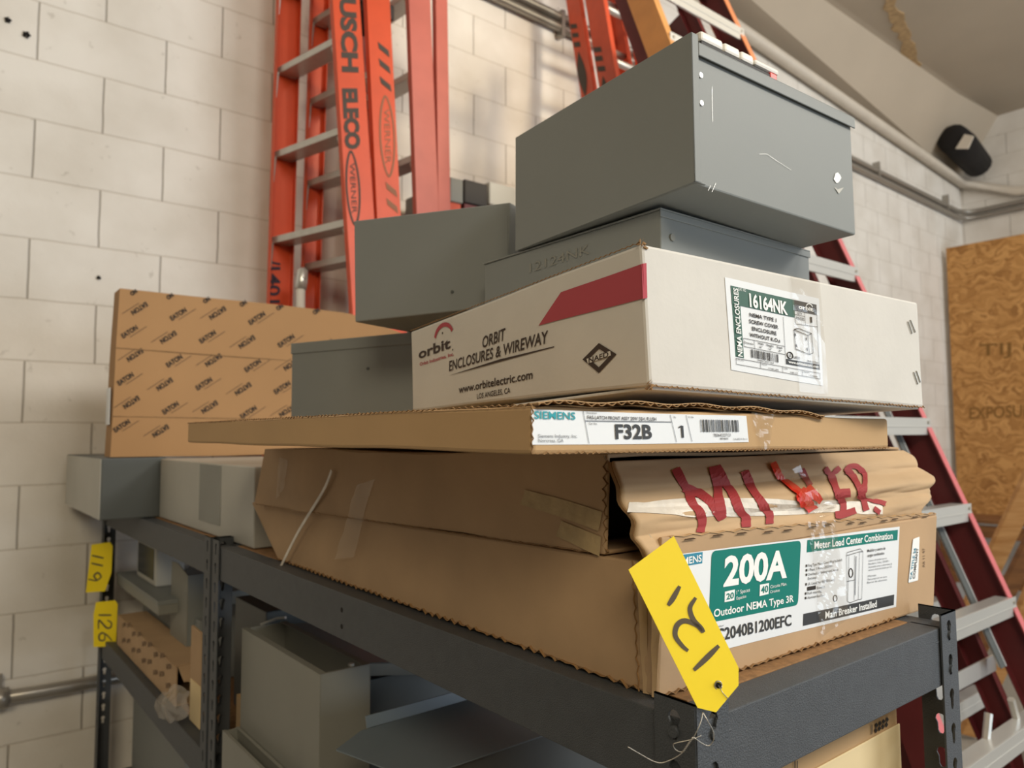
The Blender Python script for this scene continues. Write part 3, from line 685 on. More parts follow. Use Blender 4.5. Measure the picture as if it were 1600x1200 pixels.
mb = MB(); flapstroke(mb, [(1205, 727), (1214, 746), (1231, 761), (1245, 772), (1254, 782)], 10, REDWET, .0042); flapstroke(mb, [(1246, 772), (1256, 784), (1265, 797)], 19, REDWET, .0046); flapstroke(mb, [(1260, 765), (1268, 774), (1278, 781)], 10, REDWET, .0044); mb.build('red_smear', flapB)
LBw = Surf((XBl-.0006, 0, 0), (1, 0, 0))
mb = MB(); crumple(mb, LBw, [(818, 766), (938, 800), (934, 829), (812, 788)], TAPEM, 24, 5, .0012, 7, .0004); mb.build('masking_tape', bodyB, warp=wB); mb = MB(); crumple(mb, LBw, [(876, 815), (938, 838), (936, 868), (868, 838)], TAPEM, 14, 6, .0012, 8, .0004)
mb.build('masking_tape', bodyB, warp=wB)
for c_, s_ in (([(560, 756), (588, 748), (575, 790), (548, 790)], 11), ([(548, 790), (575, 790), (552, 870), (524, 872)], 12), ([(438, 715), (452, 720), (448, 760), (432, 780)], 13)):
    mb = MB(); crumple(mb, LBw, c_, TAPE, 6, 14, .003, s_, .0012); mb.build('clear_tape', bodyB, warp=wB)
p0, p1, p2, p3 = (LBw.at(*q, .004) for q in ((522, 735), (508, 768), (470, 830), (442, 885)))
mb = MB(); sp = smoothpts([p0, p1, p2, p3], 6); mb.stroke(sp, [.006]*len(sp), LBw.n, TAPEW); mb.build('hanging_tape', bodyB, solid=.0006)
mb = MB(); flutes(mb, L0b, L0t, (0, -1, 0), (-1, 0, 0), .002, .010, FLUTE, -.003, .8, 8)
flutes(mb, lerp(L0b, L1b, .02)-V((.0005, 0, 0)), lerp(L0b, L1b, .99)-V((.0005, 0, 0)), (0, 0, 1), (-1, 0, 0), .0005, .02, FLUTE, .0012, .8, 9)
for vv in (0,):
    pts = [flapP(0, k/20) for k in range(21)]
    for i in range(20): mb.slab([pts[i]+V((-.001, 0, 0)), pts[i+1]+V((-.001, 0, 0)), pts[i+1]+V((-.001, .004, 0)), pts[i]+V((-.001, .004, 0))], (.0015, 0, 0), FLUTE)
mb.build('torn_edge', B, warp=None)
mb = MB()         # narrow side flap folded in at the open corner
sq = [V((.4925, .4345, zB0-.002)), fl_s+V((-.004, .006, 0)), setz(fl_t, ztopA+.012)+V((-.002, .008, 0)), hy(.447, 986, 800)]
def sflap(u, v):
    p = (sq[0]*(1-u)+sq[1]*u)*(1-v)+(sq[3]*(1-u)+sq[2]*u)*v
    return p+V((0, -.004*math.sin(math.pi*u), .0))*v
mb.grid(sflap, 10, 6, KRAFTB); sfl = mb.build('side_flap', B, solid=.0025)
mb = MB(); mb.grid(lambda u, v: sflap(.15+u*.6, .55+.3*v+.1*u)+V((-.001, -.0035, 0)), 8, 3, TAPEW); mb.build('white_tape', sfl)
# ------------------------------------------------------------------ carton F: flat
eF, nF, kF = frame(-.0042, .0037, .0065); NF = V((.3316, .395, 1.6869))
FF = Surf(NF, nF); dF, wF_, hF = .935, .5306, .0333
F_ = thing('flat_carton', NF, 'thin flat kraft carton with white F32B label, overhanging the torn carton', 'carton', 'cartons on the top shelf')
wF = warper(.0014, 6, 21)
nb = [NF, NF+eF*wF_, NF+eF*wF_+nF*dF, V((.350, NF.y+dF, NF.z+.003))]
nt = [p+kF*hF for p in nb]; nt[0] = nt[0]+kF*.001
mb = MB(); mb.loops(nb, nt, KRAFTL, .025); bodyF = mb.build('body', F_, bevel=.003, warp=wF)
mb = MB()         # lifted top liner along the front edge
def liner(u, v):
    p = lerp(nt[0], nt[1], .005+u*.72)+kF*(.0012+.0045*math.sin(math.pi*min(1, u*1.02))**.6+.001*math.sin(u*30))
    return p+nF*(v*.05-.004)+kF*(-.003*v)
mb.grid(liner, 50, 3, KRAFTL)
mb.build('top_liner', F_, solid=.0007)
mb = MB(); prev = None; n = 170
for i in range(n):
    def q(k): return liner(k/n, 0)-kF*(.0016-.0013*math.sin(k*1.3)*random.Random(k).uniform(.6, 1.2))-nF*.0005
    a, b = q(i), q(i+1); mb.slab([a, b, b+nF*.006, a+nF*.006], kF*.0006, FLUTE)
def liner2(u, v): return liner(u, v)-kF*.0034
mb.grid(lambda u, v: liner(u, v*.15)-kF*.0034, 50, 1, KRAFTL)
flutes(mb, nt[0], nt[3], kF, -eF, .0007, .009, FLUTE, .0012, .7, 14)
flutes(mb, nb[0], nb[1], kF, -nF, .0006, .006, FLUTE, .0012, .7, 15)
flutes(mb, nb[0], nt[0], -eF, -nF, .0009, .006, FLUTE, .0012, .7, 16)
mb.build('torn_edge', bodyF)
LF = Sheet(Surf(NF-nF*.0002, nF), [(829.5, 638.5), (1165, 650.5), (1169, 691.5), (831, 694)])
mb = MB(); P = LF
mb.grid(lambda u, v: P.at(u, v, .0002), 24, 3, PAPER)
P.text(mb, 'SIEMENS', .008, .162, .26, .05, CYAN, .02)
P.text(mb, 'Siemens Industry, Inc.', .02, .167, .80, .70, GREYT); P.text(mb, 'Norcross, GA', .02, .112, .93, .83, GREYT)
P.line(mb, .195, .0, .213, .97, .0005, GREYT); P.line(mb, .585, .03, .607, .95, .0005, GREYT); P.line(mb, .664, .03, .685, .94, .0005, GREYT)
P.line(mb, .2, .29, .59, .27, .0006, GREYT)
P.text(mb, 'Description', .208, .25, .07, .02, INK); P.text(mb, 'FAS-LATCH FRONT ASSY 20W 32H, FLUSH', .21, .515, .235, .13, INK, .012); P.text(mb, 'Cat. No.', .215, .25, .40, .335, INK)
P.text(mb, 'F32B', .325, .49, .82, .38, BLACKL, .03); P.text(mb, '1', .634, .645, .80, .39, BLACKL, .01); P.line(mb, .622, .46, .638, .40, .0012, BLACKL); P.text(mb, 'Qty.', .6, .612, .13, .07, INK); P.text(mb, 'C.C. No.', .672, .702, .12, .06, INK)
P.bars(mb, .735, .945, .17, .61, BLACKL, 26, 4)
P.text(mb, '783643227121', .8, .895, .78, .67, INK); P.text(mb, '88F46002', .835, .88, .89, .82, INK); P.text(mb, 'ILA-6002-01 Rev. A', .91, .99, .91, .84, GREYT)
lb = mb.build('label', bodyF, warp=wF); lb['label'] = 'white shipping label'
mb = MB(); crumple(mb, FF, [(1170, 644), (1206, 648), (1200, 702), (1186, 702)], TAPE, 10, 16, .005, 31, .001); mb.build('clear_tape', bodyF)
# ------------------------------------------------------------------ carton O: white orbit carton
eO, nO, kO = frame(-.1084, -.0214, .0202); NO = V((.4608, .4035, 1.7389)); wO, dO, hO = .4179, .4631, .1196
FO = Surf(NO, nO); LO = Surf(NO, eO)
O_ = thing('enclosure_carton', NO, 'white carton with red stripe and green 16164NK label, lying on the flat carton', 'carton', 'cartons on the top shelf')
wOr = warper(.0018, 6, 33)
cb = [FO.at(1014, 603), FO.at(1444, 637), None, LO.at(643, 642)]; ct = [FO.at(1001, 380), FO.at(1434, 471), None, None]
LO = Surf(cb[0], (ct[0]-cb[0]).cross(cb[3]-cb[0])); ct[3] = LO.at(641, 518)
cb[2] = cb[3]+(cb[1]-cb[0]); ct[2] = ct[3]+(ct[1]-ct[0])
mb = MB(); mb.loops(cb, ct, CARTW, .025); bodyO = mb.build('body', O_, bevel=.003, warp=wOr)
mb = MB()        # bottom flaps sagging below
for (a, b, c, d) in ((cb[0], cb[1], lerp(cb[1], cb[2], .45), lerp(cb[0], cb[3], .45)),):
    dn = V((0, 0, -.006)); mb.slab([a+nO*.004+eO*.004+dn*.4, b+nO*.004-eO*.004+dn*.3, c+dn*1.0, d+dn*1.2], kO*.003, CARTW)
mb.build('bottom_flap', O_, bevel=.001)
FOl = Surf(NO-nO*.0003, nO); LOl = Surf(LO.p0+LO.n*.0004, LO.n)
mb = MB()
patch(mb, LOl, [(877, 458), (1004, 411.5), (1006, 466), (842, 510.5)], REDINK, .0003, 10, 4)
q = [FOl.at(1001, 412, .0003), FOl.at(1008.5, 411, .0003), FOl.at(1010, 465.5, .0003), FOl.at(1003, 467, .0003)]; mb.quad(*q, REDINK, 1, 4)
put(mb, LOl, 'orbit', (653.5, 560), (704, 543), (653.5, 545), INKB, .025, off=.0003)
mb.disc(LOl.at(707.5, 546, .0003), LOl.n, .0012, .0001, INKB, 8)
arc = [LOl.at(694+14*math.cos(math.radians(a)), 527-20*math.sin(math.radians(a))-.3*14*math.cos(math.radians(a)), .0003) for a in range(20, 171, 10)]
mb.stroke(arc, .0052, LOl.n, REDINK)
mb.disc(LOl.at(692, 520, .0003), LOl.n, .0016, .0001, INKB, 5)
put(mb, LOl, 'Orbit Industries, Inc.', (655, 571), (709, 555), (655, 566), REDINK, .02, off=.0003)
put(mb, LOl, 'ORBIT', (754, 544), (790, 531), (754, 526.5), INKB, .015, shear=.12, off=.0003)
put(mb, LOl, 'ENCLOSURES & WIREWAY', (701, 579.5), (857, 537), (701, 564), INKB, .015, shear=.1, off=.0003)
mb.poly([LOl.at(*q, .0003) for q in ((697, 587.5), (780, 562.5), (866, 543), (866, 544.5), (780, 566.5))], INKB)
put(mb, LOl, 'www.orbitelectric.com', (716, 614.5), (832, 593), (716, 603), INKB, .018, off=.0003)
put(mb, LOl, 'LOS ANGELES, CA', (745, 624), (797, 615), (745, 616), INKB, .012, off=.0003)
D = [(936, 537), (963.5, 554), (936, 584), (910.5, 563)]; cD = (936, 560)
for i in range(4):
    a, b = D[i], D[(i+1) % 4]; s = .62
    mb.poly([LOl.at(*q, .0003) for q in (a, b, (cD[0]+(b[0]-cD[0])*s, cD[1]+(b[1]-cD[1])*s), (cD[0]+(a[0]-cD[0])*s, cD[1]+(a[1]-cD[1])*s))], INKB)
mb.poly([LOl.at(*q, .0005) for q in ((917, 562), (954, 549), (955, 556), (919, 569.5))], CARTW)
put(mb, LOl, 'NAED', (920.5, 568.5), (951.5, 558), (920.5, 560.5), INKB, .02, off=.0007)
o = mb.build('print', bodyO, warp=wOr); o['label'] = 'red stripe and dark printed lettering'
mb = MB(); P = Sheet(FOl, [(1131.5, 433), (1279, 466), (1284.5, 603), (1140.5, 578)])
mb.grid(lambda u, v: P.at(u, v, .0002), 8, 8, PAPER)
P.rect(mb, .05, .08, .135, .85, GREEN); P.rect(mb, .05, .08, .71, .28, GREEN, .0006)
P.rect(mb, .71, .08, .96, .20, BLACKL, .0006)
a_ = P.at(.115, .84); mb.text('NEMA ENCLOSURES', a_, P.at(.115, .10)-a_, P.at(.068, .84)-a_, WHITEP, .02, 0, P.n, .0012)
P.text(mb, 'CAT. NO.', .12, .2, .115, .085, WHITEP); P.text(mb, '16164NK', .225, .625, .265, .125, WHITEP, .035, .0012)
P.text(mb, 'orbit', .75, .915, .17, .125, WHITEP, .03, .0012)
mb.stroke([P.at(.875+.035*math.cos(math.radians(a)), .125-.035*math.sin(math.radians(a)), .0012) for a in range(10, 171, 20)], .001, P.n, WHITEP)
for j, (s, a, b) in enumerate((('NEMA TYPE 1', .22, .5), ('SCREW COVER', .21, .515), ('ENCLOSURE', .235, .49), ('WITHOUT K.O.s', .205, .525))):
    P.text(mb, s, a, b, .375+j*.074, .335+j*.074, INK, .025)
P.line(mb, .577, .3, .575, .83, .0004, INK); P.line(mb, .71, .28, .71, .345, .0004, INK); P.line(mb, .71, .245, .82, .245, .0004, INK); P.line(mb, .71, .28, .96, .355, .0, INK) if False else None
P.line(mb, .82, .2, .82, .345, .0004, INK); P.line(mb, .71, .35, .96, .335, .0004, INK); P.line(mb, .96, .08, .96, .83, .0004, INK)
P.text(mb, 'QTY', .735, .79, .235, .21, INK, .01); P.text(mb, 'PIECES', .72, .81, .295, .265, INK, .01); P.text(mb, '1', .88, .90, .30, .235, INK, .02)
P.frame(mb, .14, .63, .575, .72, .0004, INK); P.line(mb, .25, .63, .25, .72, .0004, INK)
P.text(mb, 'Dimension', .145, .24, .685, .66, INK); 
for s, a, b in (('Width', .285, .345), ('Height', .375, .45), ('Depth', .485, .545)): P.text(mb, s, a, b, .665, .64, INK, .01)
for s, a in (('16"', .295), ('16"', .395), ('4"', .50)): P.text(mb, s, a, a+.035, .705, .68, INK)
P.bars(mb, .205, .50, .735, .825, INK, 24, 8); P.text(mb, '048012001164', .27, .44, .85, .832, INK)
P.frame(mb, .05, .865, .96, .93, .0004, INK)
for u in (.30, .535, .755): P.line(mb, u, .865, u, .93, .0004, INK)
for s, a, b in (('LOT NO.', .055, .13), ('WEIGHT', .305, .37), ('CUBE', .54, .59), ('ORIGIN', .76, .83)): P.text(mb, s, a, b, .885, .872, INK)
for s, a, b in (('17.00 LBS', .38, .49), ('0.85 CF', .62, .70), ('CHINA', .84, .93)): P.text(mb, s, a, b, .918, .9, INK)
P.rect(mb, .583, .765, .96, .825, BLACKL, .0006); P.text(mb, 'www.orbitelectric.com', .6, .945, .808, .78, WHITEP, .03, .0012)
P.text(mb, 'Made in China', .82, .95, .755, .735, INK, .01); P.text(mb, 'LISTED', .665, .735, .745, .72, INK, .02)
mb.tube([P.at(.625+.032*math.cos(a*.5236), .72+.036*math.sin(a*.5236), .0008) for a in range(13)], .0005, INK, 4); P.text(mb, 'UL', .612, .64, .735, .705, INK, .02)
def pp(*pts, wd=.0006):
    for a, b in zip(pts, pts[1:]): P.line(mb, *a, *b, wd, INK, .001)
pp((.685, .42), (.84, .455), (.845, .67), (.69, .635), (.685, .42), (.735, .395), (.885, .425), (.84, .455)); pp((.885, .425), (.89, .645), (.845, .67))
for u, v in ((.695, .46), (.70, .58), (.815, .485), (.82, .60)): pp((u, v), (u+.004, v+.03), wd=.0014)
lb = mb.build('label', bodyO, warp=wOr); lb['label'] = 'white label with green header'
mb = MB(); crumple(mb, FOl, [(1233, 430), (1279, 441), (1291, 617), (1246, 612)], TAPE, 8, 20, .0008, 44, .0014); mb.build('clear_tape', bodyO, warp=wOr)
for a, b in (((1418, 503), (1424, 521)), ((1421.5, 500.5), (1429, 519)), ((1427, 582), (1433, 600)), ((1431, 580), (1437, 597))):
    mb = MB(); mb.tube([FOl.at(*a, -.001), FOl.at(*a, .001), FOl.at(*b, .001), FOl.at(*b, -.001)], .0007, WIRE, 6); mb.build('staple', bodyO)
mb = MB()
r = random.Random(5)
for c_ in (ct[0], cb[0]):
    mb = MB()
    for k in range(9):
        p = c_+V((r.uniform(-.002, .003), r.uniform(-.002, .003), r.uniform(-.004, .002))); q = p+V((r.uniform(-.002, .004), r.uniform(-.002, .002), r.uniform(-.003, .004)))
        mb.slab([p, q, q+V((.0018, 0, .0012)), p+V((.0012, 0, .0018))], (0, -.0008, .0005), FLUTE)
    mb.build('crushed_corner', bodyO)
mb = MB()
flutes(mb, ct[0]+kO*.0005, ct[3]+kO*.0005, kO, -eO, .0005, .007, FLUTE, .0008, .7, 41)
flutes(mb, cb[0], cb[1], kO, -nO, .0009, .006, FLUTE, .001, .7, 42)
mb.build('torn_edge', bodyO)
# ------------------------------------------------------------------ gray enclosures on top
e2, n2, k2 = frame(.0, -.002, .002); N2 = V((.6111, .5094, 1.8525)); w2, d2, h2 = .3052, .3238, .0925
G2 = thing('metal_enclosure', N2, 'shallow gray metal enclosure lying between the white carton and the big gray enclosure', 'enclosure', 'gray metal enclosures')
MB().obox(N2+e2*.0015+n2*.0015, e2*(w2-.003), n2*(d2-.003), k2*(h2-.002), GRAY).build('body', G2, bevel=.0015)
mb = MB(); mb.obox(N2+k2*(h2-.002), e2*w2, n2*d2, k2*.002, GRAY)
mb.obox(N2+k2*(h2-.010), e2*w2, n2*.0015, k2*.008, GRAY)
mb.build('cover', G2, bevel=.0008)
mb = MB(); mb.disc(N2+e2*.02+k2*(h2-.03)+n2*.001, -n2, .004, .0012, GRAYL); mb.build('screw', G2)
SL2 = Surf(N2+e2*.0012, e2); mb = MB(); put(mb, SL2, '12124NK', (828, 426), (922, 396), (828, 412), GRAYL, .0, off=.0006); o = mb.build('scratched_marking', G2); o['label'] = 'faint scratched numerals'
e1, n1, k1 = frame(-.0551, -.020, .022); w1, d1, h1 = .3021, .3086, .1523
N1 = V((.5917, .4486, 1.9520))
G1 = thing('metal_enclosure', N1, 'biggest gray metal enclosure on the very top of the stack', 'enclosure', 'gray metal enclosures')
MB().obox(N1+e1*.003+n1*.004, e1*(w1-.004), n1*(d1-.004), k1*(h1-.004), GRAY).build('body', G1, bevel=.002)
mb = MB(); mb.obox(N1, e1*.0022, n1*d1, k1*(h1+.006), GRAY)      # cover plate with returned lip
mb.obox(N1+n1*0, e1*.0105, n1*.0016, k1*(h1+.006), GRAY)
mb.obox(N1+n1*0-k1*.0, e1*.017, n1*.003, k1*.0022, GRAY)
mb.build('cover', G1, bevel=.0009)
mb = MB(); mb.obox(N1+e1*.011+k1*(h1-.0035), e1*(w1-.009), n1*d1, k1*.0022, GRAY); mb.obox(N1+e1*.011+k1*(h1-.0155), e1*(w1-.009), n1*.0018, k1*.014, GRAY)
mb.build('top_flange', G1, bevel=.0008)
for z in (.118, .088): MB().disc(N1+e1*.0165+n1*.004+k1*z, -n1, .0028, .0016, ALUB, 10).build('rivet', G1)
mb = MB(); F1 = Surf(N1+n1*.0036, n1)
for pts, wd in (([(1186, 241), (1198, 241), (1214, 252), (1236, 266)], .0003), ([(1112, 135), (1113, 190)], .0002), ([(1112, 300), (1118, 286)], .0006), ([(1106, 298), (1110, 290)], .0006)):
    mb.stroke([F1.at(*q, .0005) for q in pts], wd, F1.n, ALUB)
cc = F1.at(1308, 277, .0005)
mb.poly([F1.at(1308+6*math.cos(a)*random.Random(a).uniform(.6, 1.1), 278+9*math.sin(a)*random.Random(a+1).uniform(.6, 1.1), .0005) for a in (0, .7, 1.4, 2.1, 2.8, 3.5, 4.2, 4.9, 5.6)], WHITEP)
mb.poly([F1.at(*q, .0005) for q in ((1303, 292), (1308, 296), (1318, 293), (1310, 303))], GRAYW)
o = mb.build('scratch', G1); o['label'] = 'bare scratches and chipped paint'
# white fittings in a row on top
t = thing('connector_strip', N1+e1*.1+n1*.02+k1*(h1-.0013), 'row of white plastic fittings with a red end lying on the biggest gray enclosure', 'fittings')
top1 = lambda a, b, c=0: N1+e1*a+n1*b+k1*(h1-.0013+c)
mb = MB(); mb.obox(top1(.020, .004, .0), e1*.128, n1*.022, k1*.007, BLACKP); mb.build('strip', t, bevel=.001)
for a, l in ((.018, .036), (.056, .026), (.084, .022), (.108, .044)):
    MB().obox(top1(a, .0025, .006 if a < .1 else .0085), e1*l, n1*.03, k1*(.011 if a < .1 else .007), PVC).build('cap', t, bevel=.003)
MB().obox(top1(.136, .003, 0), e1*.012, n1*.012, k1*.0085, REDWET).build('red_end', t, bevel=.001)
# middle left pair
R3 = V((.66, .84, 1.8895)); N3 = V((.553, 1.115, 1.8895)); e3 = (R3-N3); w3 = e3.length; e3.normalize(); k3 = V((0, 0, 1)); n3 = k3.cross(e3)
G3 = thing('metal_enclosure', N3, 'gray metal enclosure overhanging at left, tilted, with the orange ladders right behind it', 'enclosure', 'gray metal enclosures')
q = [N3, R3, R3+n3*.26, N3+n3*.26]
tl = hitp(N3, n3, 553, 345); tr = hitp(N3, n3, 797, 316)
tq = [tl, tr, tr+n3*.26, tl+n3*.26]
mb = MB(); mb.hexa(q+tq, GRAY); mb.build('body', G3, bevel=.002)
mb = MB(); S3 = Surf(N3, n3); mb.obox(R3+V((0, 0, .004))-e3*.0015+n3*-.001, e3*.003, n3*.2, k3*.13, GRAY); mb.build('side_flange', G3, bevel=.0008)
mb = MB(); mb.disc(S3.at(707, 456, 0), S3.n, .0025, .0015, GRAYD, 8); mb.build('screw', G3)
th4 = -1.2; e4 = V((math.cos(th4), math.sin(th4), 0)); n4 = k3.cross(e4); N4 = V((.575, 1.44, 1.7245)); 
G4 = thing('metal_enclosure', N4, 'gray metal enclosure standing behind the white carton, under the tilted gray enclosure', 'enclosure', 'gray metal enclosures')
mb = MB(); mb.obox(N4, e4*.40, n4*.25, k3*.1635, GRAY); mb.build('body', G4, bevel=.002)
mb = MB(); mb.obox(N4+k3*.142-n4*.002-e4*.001, e4*.402, n4*.004, k3*.0215, GRAY); mb.build('cover_lip', G4, bevel=.001)
S4 = Surf(N4, n4); mb = MB(); mb.disc(S4.at(575, 576, 0), S4.n, .003, .0015, GRAYD, 8); mb.build('knockout', G4)
# ------------------------------------------------------------------ printed carton and boxes on the far unit
YP = 2.2; dk2 = 1.4815
tP = hy(YP, 172, 715)
P_ = thing('printed_carton', (tP.x, YP, tP.z), 'tall kraft carton with repeated black print, standing on edge on gray boxes', 'carton')
cor = [(172, 715), (700, 722), (700, 548), (625, 519), (545, 489), (187, 450)]
pts = [hy(YP, *c) for c in cor]
for i in (0, 1): pts[i].z = tP.z
wP = warper(.003, 4, 50)
def strip_xy(pts, d, m, mb):
    mb.slab(pts, d, m)
mb = MB()
bl, br = pts[0], pts[1]; topline = [pts[5], pts[4], pts[3], pts[2]]
def topat(u):
    x = bl.x+(br.x-bl.x)*u
    for a, b in zip(topline, topline[1:]):
        if x <= b.x or b is topline[-1]: return V((x if u else pts[5].x, YP, a.z+(b.z-a.z)*max(0, (x-a.x))/(b.x-a.x)))
def front(u, v):
    b = lerp(bl, br, u); t_ = topat(u); return lerp(b, t_, v)
nu, nv = 28, 12
dY = V((0, .08, 0))
mb.grid(front, nu, nv, PKRAFT); mb.grid(lambda u, v: front(u, v)+dY, nu, nv, PKRAFT)
mb.grid(lambda u, v: front(0, v)+dY*u, 3, nv, PKRAFT); mb.grid(lambda u, v: front(1, v)+dY*u, 3, nv, PKRAFT)
mb.grid(lambda u, v: front(u, 1)+dY*v, nu, 3, PKRAFT); mb.grid(lambda u, v: front(u, 0)+dY*v, nu, 3, PKRAFT)
bodyP = mb.build('body', P_, warp=wP, smooth=False)
SP = Surf((0, YP-.001, 0), (0, 1, 0)); mb = MB()
def eaton(mb, cx, cy, flip):
    ang = math.radians(-33); ca, sa = math.cos(ang), math.sin(ang); L_ = 28; H = 7.5
    def q(a, b): return (cx+a*ca-b*sa, cy+a*sa+b*ca)
    if not flip:
        put(mb, SP, 'EATON', q(-L_/2, H/2), q(L_/2, H/2), q(-L_/2, -H/2), INK, .035, off=.0008)
        line(mb, SP, q(-4, H/2+4), q(27, H/2+4), .0016, FADED)
    else:
        put(mb, SP, 'EATON', q(L_/2, -H/2), q(-L_/2, -H/2), q(L_/2, H/2), INK, .035, off=.0008)
        line(mb, SP, q(4, -H/2-4), q(-27, -H/2-4), .0016, FADED)
for row in range(9):
    for col_ in range(8):
        x = 218+61*col_+2*0 - 3.3*row*1.0 - (12 if row % 2 else 0); y = 484+36.6*row+(col_*3.4)+ (3 if col_ % 2 else -2)
        if x > 660: continue
        flip = (row+col_) % 2 == 0
        ty = 450+(x-187)*.108 if x < 545 else 489+(x-545)*.38
        if y < ty+20 or y > 698 or x < 195-row*1.6: continue
        eaton(mb, x, y, flip)
for k_ in range(6):
    x = 206+57*k_; put(mb, SP, 'ON', (x, 462+k_*6), (x+9, 456+k_*6), (x-4, 457+k_*6), INK, .05, off=.0008)
o = mb.build('print', bodyP, warp=wP); o['label'] = 'repeated diagonal black lettering'
mb = MB(); q0 = hy(YP, 168, 640); mb.box((tP.x-.003, YP+.02, q0.z-.04), (tP.x-.0005, YP+.06, q0.z+.06), PAPER); mb.build('side_label', bodyP)
mb = MB(); mb.obox(front(0, .64)-V((0, .0022, 0)), V((.9, 0, -.012)), V((0, .001, 0)), V((0, 0, .0018)), FLUTE); mb.obox(front(0, .24)-V((0, .0022, 0)), V((.9, 0, -.008)), V((0, .001, 0)), V((0, 0, .0018)), FLUTE); mb.build('crease', bodyP, warp=wP)
# E1, E2
zt1 = tP.z-.0015
x1 = .366; x1b = hy(2.2, 257, 800).x
E1 = thing('metal_enclosure', (x1, 2.2, dk2), 'gray metal box on the far shelf end, overhanging, carrying the printed carton', 'enclosure', 'gray metal enclosures')
MB().box((x1+.0, 2.2, dk2), (x1b, 2.8, zt1), GRAYD).build('body', E1, bevel=.003)
mb = MB(); mb.box((x1-.0015, 2.203, dk2+.002), (x1, 2.797, zt1-.002), GRAYW); mb.build('side_panel', E1)
mb = MB(); mb.box((x1b-.006, 2.1985, dk2), (x1b, 2.2, zt1-.001), GRAYD); mb.build('edge_flange', E1)
E2 = thing('metal_enclosure', (.508, 1.8, dk2), 'long pale gray metal box lying along the shelf edge under the printed carton', 'enclosure', 'gray metal enclosures')
MB().box((.508, 1.45, dk2), (.86, 2.19, zt1-.004), GRAYW).build('body', E2, bevel=.003)
a = hx(.508, 313, 740); b = hx(.508, 346, 740); MB().box((.5065, b.y, 1.507), (.5085, a.y, zt1-.008), GRAYM).build('knockout_panel', E2)['label'] = 'darker rectangular patch'
# ------------------------------------------------------------------ tags
def tagobj(name, corners, hole, label, strokes, wd, eye=True):
    pts = [V(p) for p in corners]; n = (pts[1]-pts[0]).cross(pts[-1]-pts[0]).normalized()
    if (CAM-pts[0]).dot(n) < 0: n = -n
    c = pts[0]; t = thing(name, min(pts, key=lambda p: p.z), label, 'tag', 'yellow hang tags')
    sf = Surf(c, n)
    MB().slab(pts, -n*.0006, YEL).build('card', t)
    mb = MB()
    for s in strokes:
        dense = smoothpts([sf.at(*q, .0005) for q in s], 5) if len(s) > 2 else [sf.at(*s[0], .0005), (sf.at(*s[0], .0005)+sf.at(*s[1], .0005))/2, sf.at(*s[1], .0005)]
        ws = [wd*(.65+.5*math.sin(math.pi*(i+.5)/len(dense))) for i in range(len(dense))]
        mb.stroke(dense, ws, sf.n, TAGINK)
    o = mb.build('handwriting', t)
    if eye:
        mb = MB(); h = sf.at(*hole, .0006); mb.disc(h, sf.n, .0021, .0004, DARK, 12)
        mb.tube([h+V(RT)*.0027*math.cos(a*.5236)+V(UP)*.0034*math.sin(a*.5236) for a in range(13)], .0006, WIRE, 6)
        mb.build('eyelet', t, smooth=True)
    return t, sf
d0, d1 = .607, .556
def dep(y): return d0+(d1-d0)*(y-838)/(1113-838)
tc = [(982, 890), (1053, 837.5), (1154, 1043), (1154, 1071), (1119, 1113), (1090, 1106)]
p0_, p1_, p2_ = hd(dep(890), 982, 890), hd(dep(838), 1053, 837.5), hd(dep(1110)-.0, 1090, 1106)
nT = (p1_-p0_).cross(p2_-p0_).normalized(); sT = Surf(p0_, nT)
T1, sT = tagobj('hang_tag', [sT.at(*q) for q in tc], (1122, 1071), 'big yellow tag reading 121 hung on the front corner of the shelf', [
    [(1062, 916), (1052, 934), (1044, 946)], [(1087, 934), (1078, 950), (1083, 968), (1095, 981), (1100, 988)], [(1098, 988), (1088, 977), (1070, 970), (1058, 977), (1055, 993), (1065, 1008), (1075, 1017)],
    [(1123, 1009), (1105, 1027), (1084, 1047)]], .0036)
mb = MB(); h = sT.at(1122, 1071, .001); kn = hd(.548, 1083, 1153)
for px in ([(1122, 1071), (1129, 1083), (1137, 1092)],):
    mb.tube([sT.at(*q, .0012) for q in px], .00035, WIRE, 5)
w3d = lambda L_: [hd(d_, x, y) for x, y, d_ in L_]
mb.tube(smoothpts(w3d([(1098, 1113, .551), (1096, 1125, .548), (1090, 1140, .545), (1083, 1153, .545), (1074, 1164, .545), (1068, 1174, .546), (1058, 1182, .546), (1046, 1188, .546), (1032, 1192, .546), (1018, 1188, .546), (1000, 1178, .545), (981, 1167, .543)]), 6), .00035, WIRE, 6)
mb.tube(smoothpts(w3d([(1098, 1113, .551), (1106, 1127, .548), (1114, 1142, .547), (1115, 1156, .547), (1108, 1165, .547), (1098, 1162, .546), (1088, 1155, .545), (1083, 1152, .545)]), 6), .00035, WIRE, 6)
mb.tube(smoothpts(w3d([(1096, 1149, .547), (1082, 1155, .545), (1060, 1160, .545), (1052, 1163, .545), (1055, 1171, .545), (1064, 1175, .545), (1068, 1172, .545)]), 6), .0003, WIRE, 6)
tw = [hd(.5448, 1083-15*k/24+.9*math.sin(k*2.1), 1152+22*k/24+.9*math.cos(k*2.1)) for k in range(25)]; mb.tube(tw, .0006, WIRE, 6)
mb.build('wire', T1, smooth=True)
def smalltag(name, px, depth, label, strokes, wd):
    a, b, c = hd(depth, *px[0]), hd(depth, *px[1]), hd(depth, *px[4])
    n = (b-a).cross(c-a).normalized(); sf = Surf(a, n)
    return tagobj(name, [sf.at(*q) for q in px], None, label, strokes, wd, eye=False)
dT = hx(XA-.01, 152, 880).dot(FW)-CAM.dot(FW) if False else 2.24
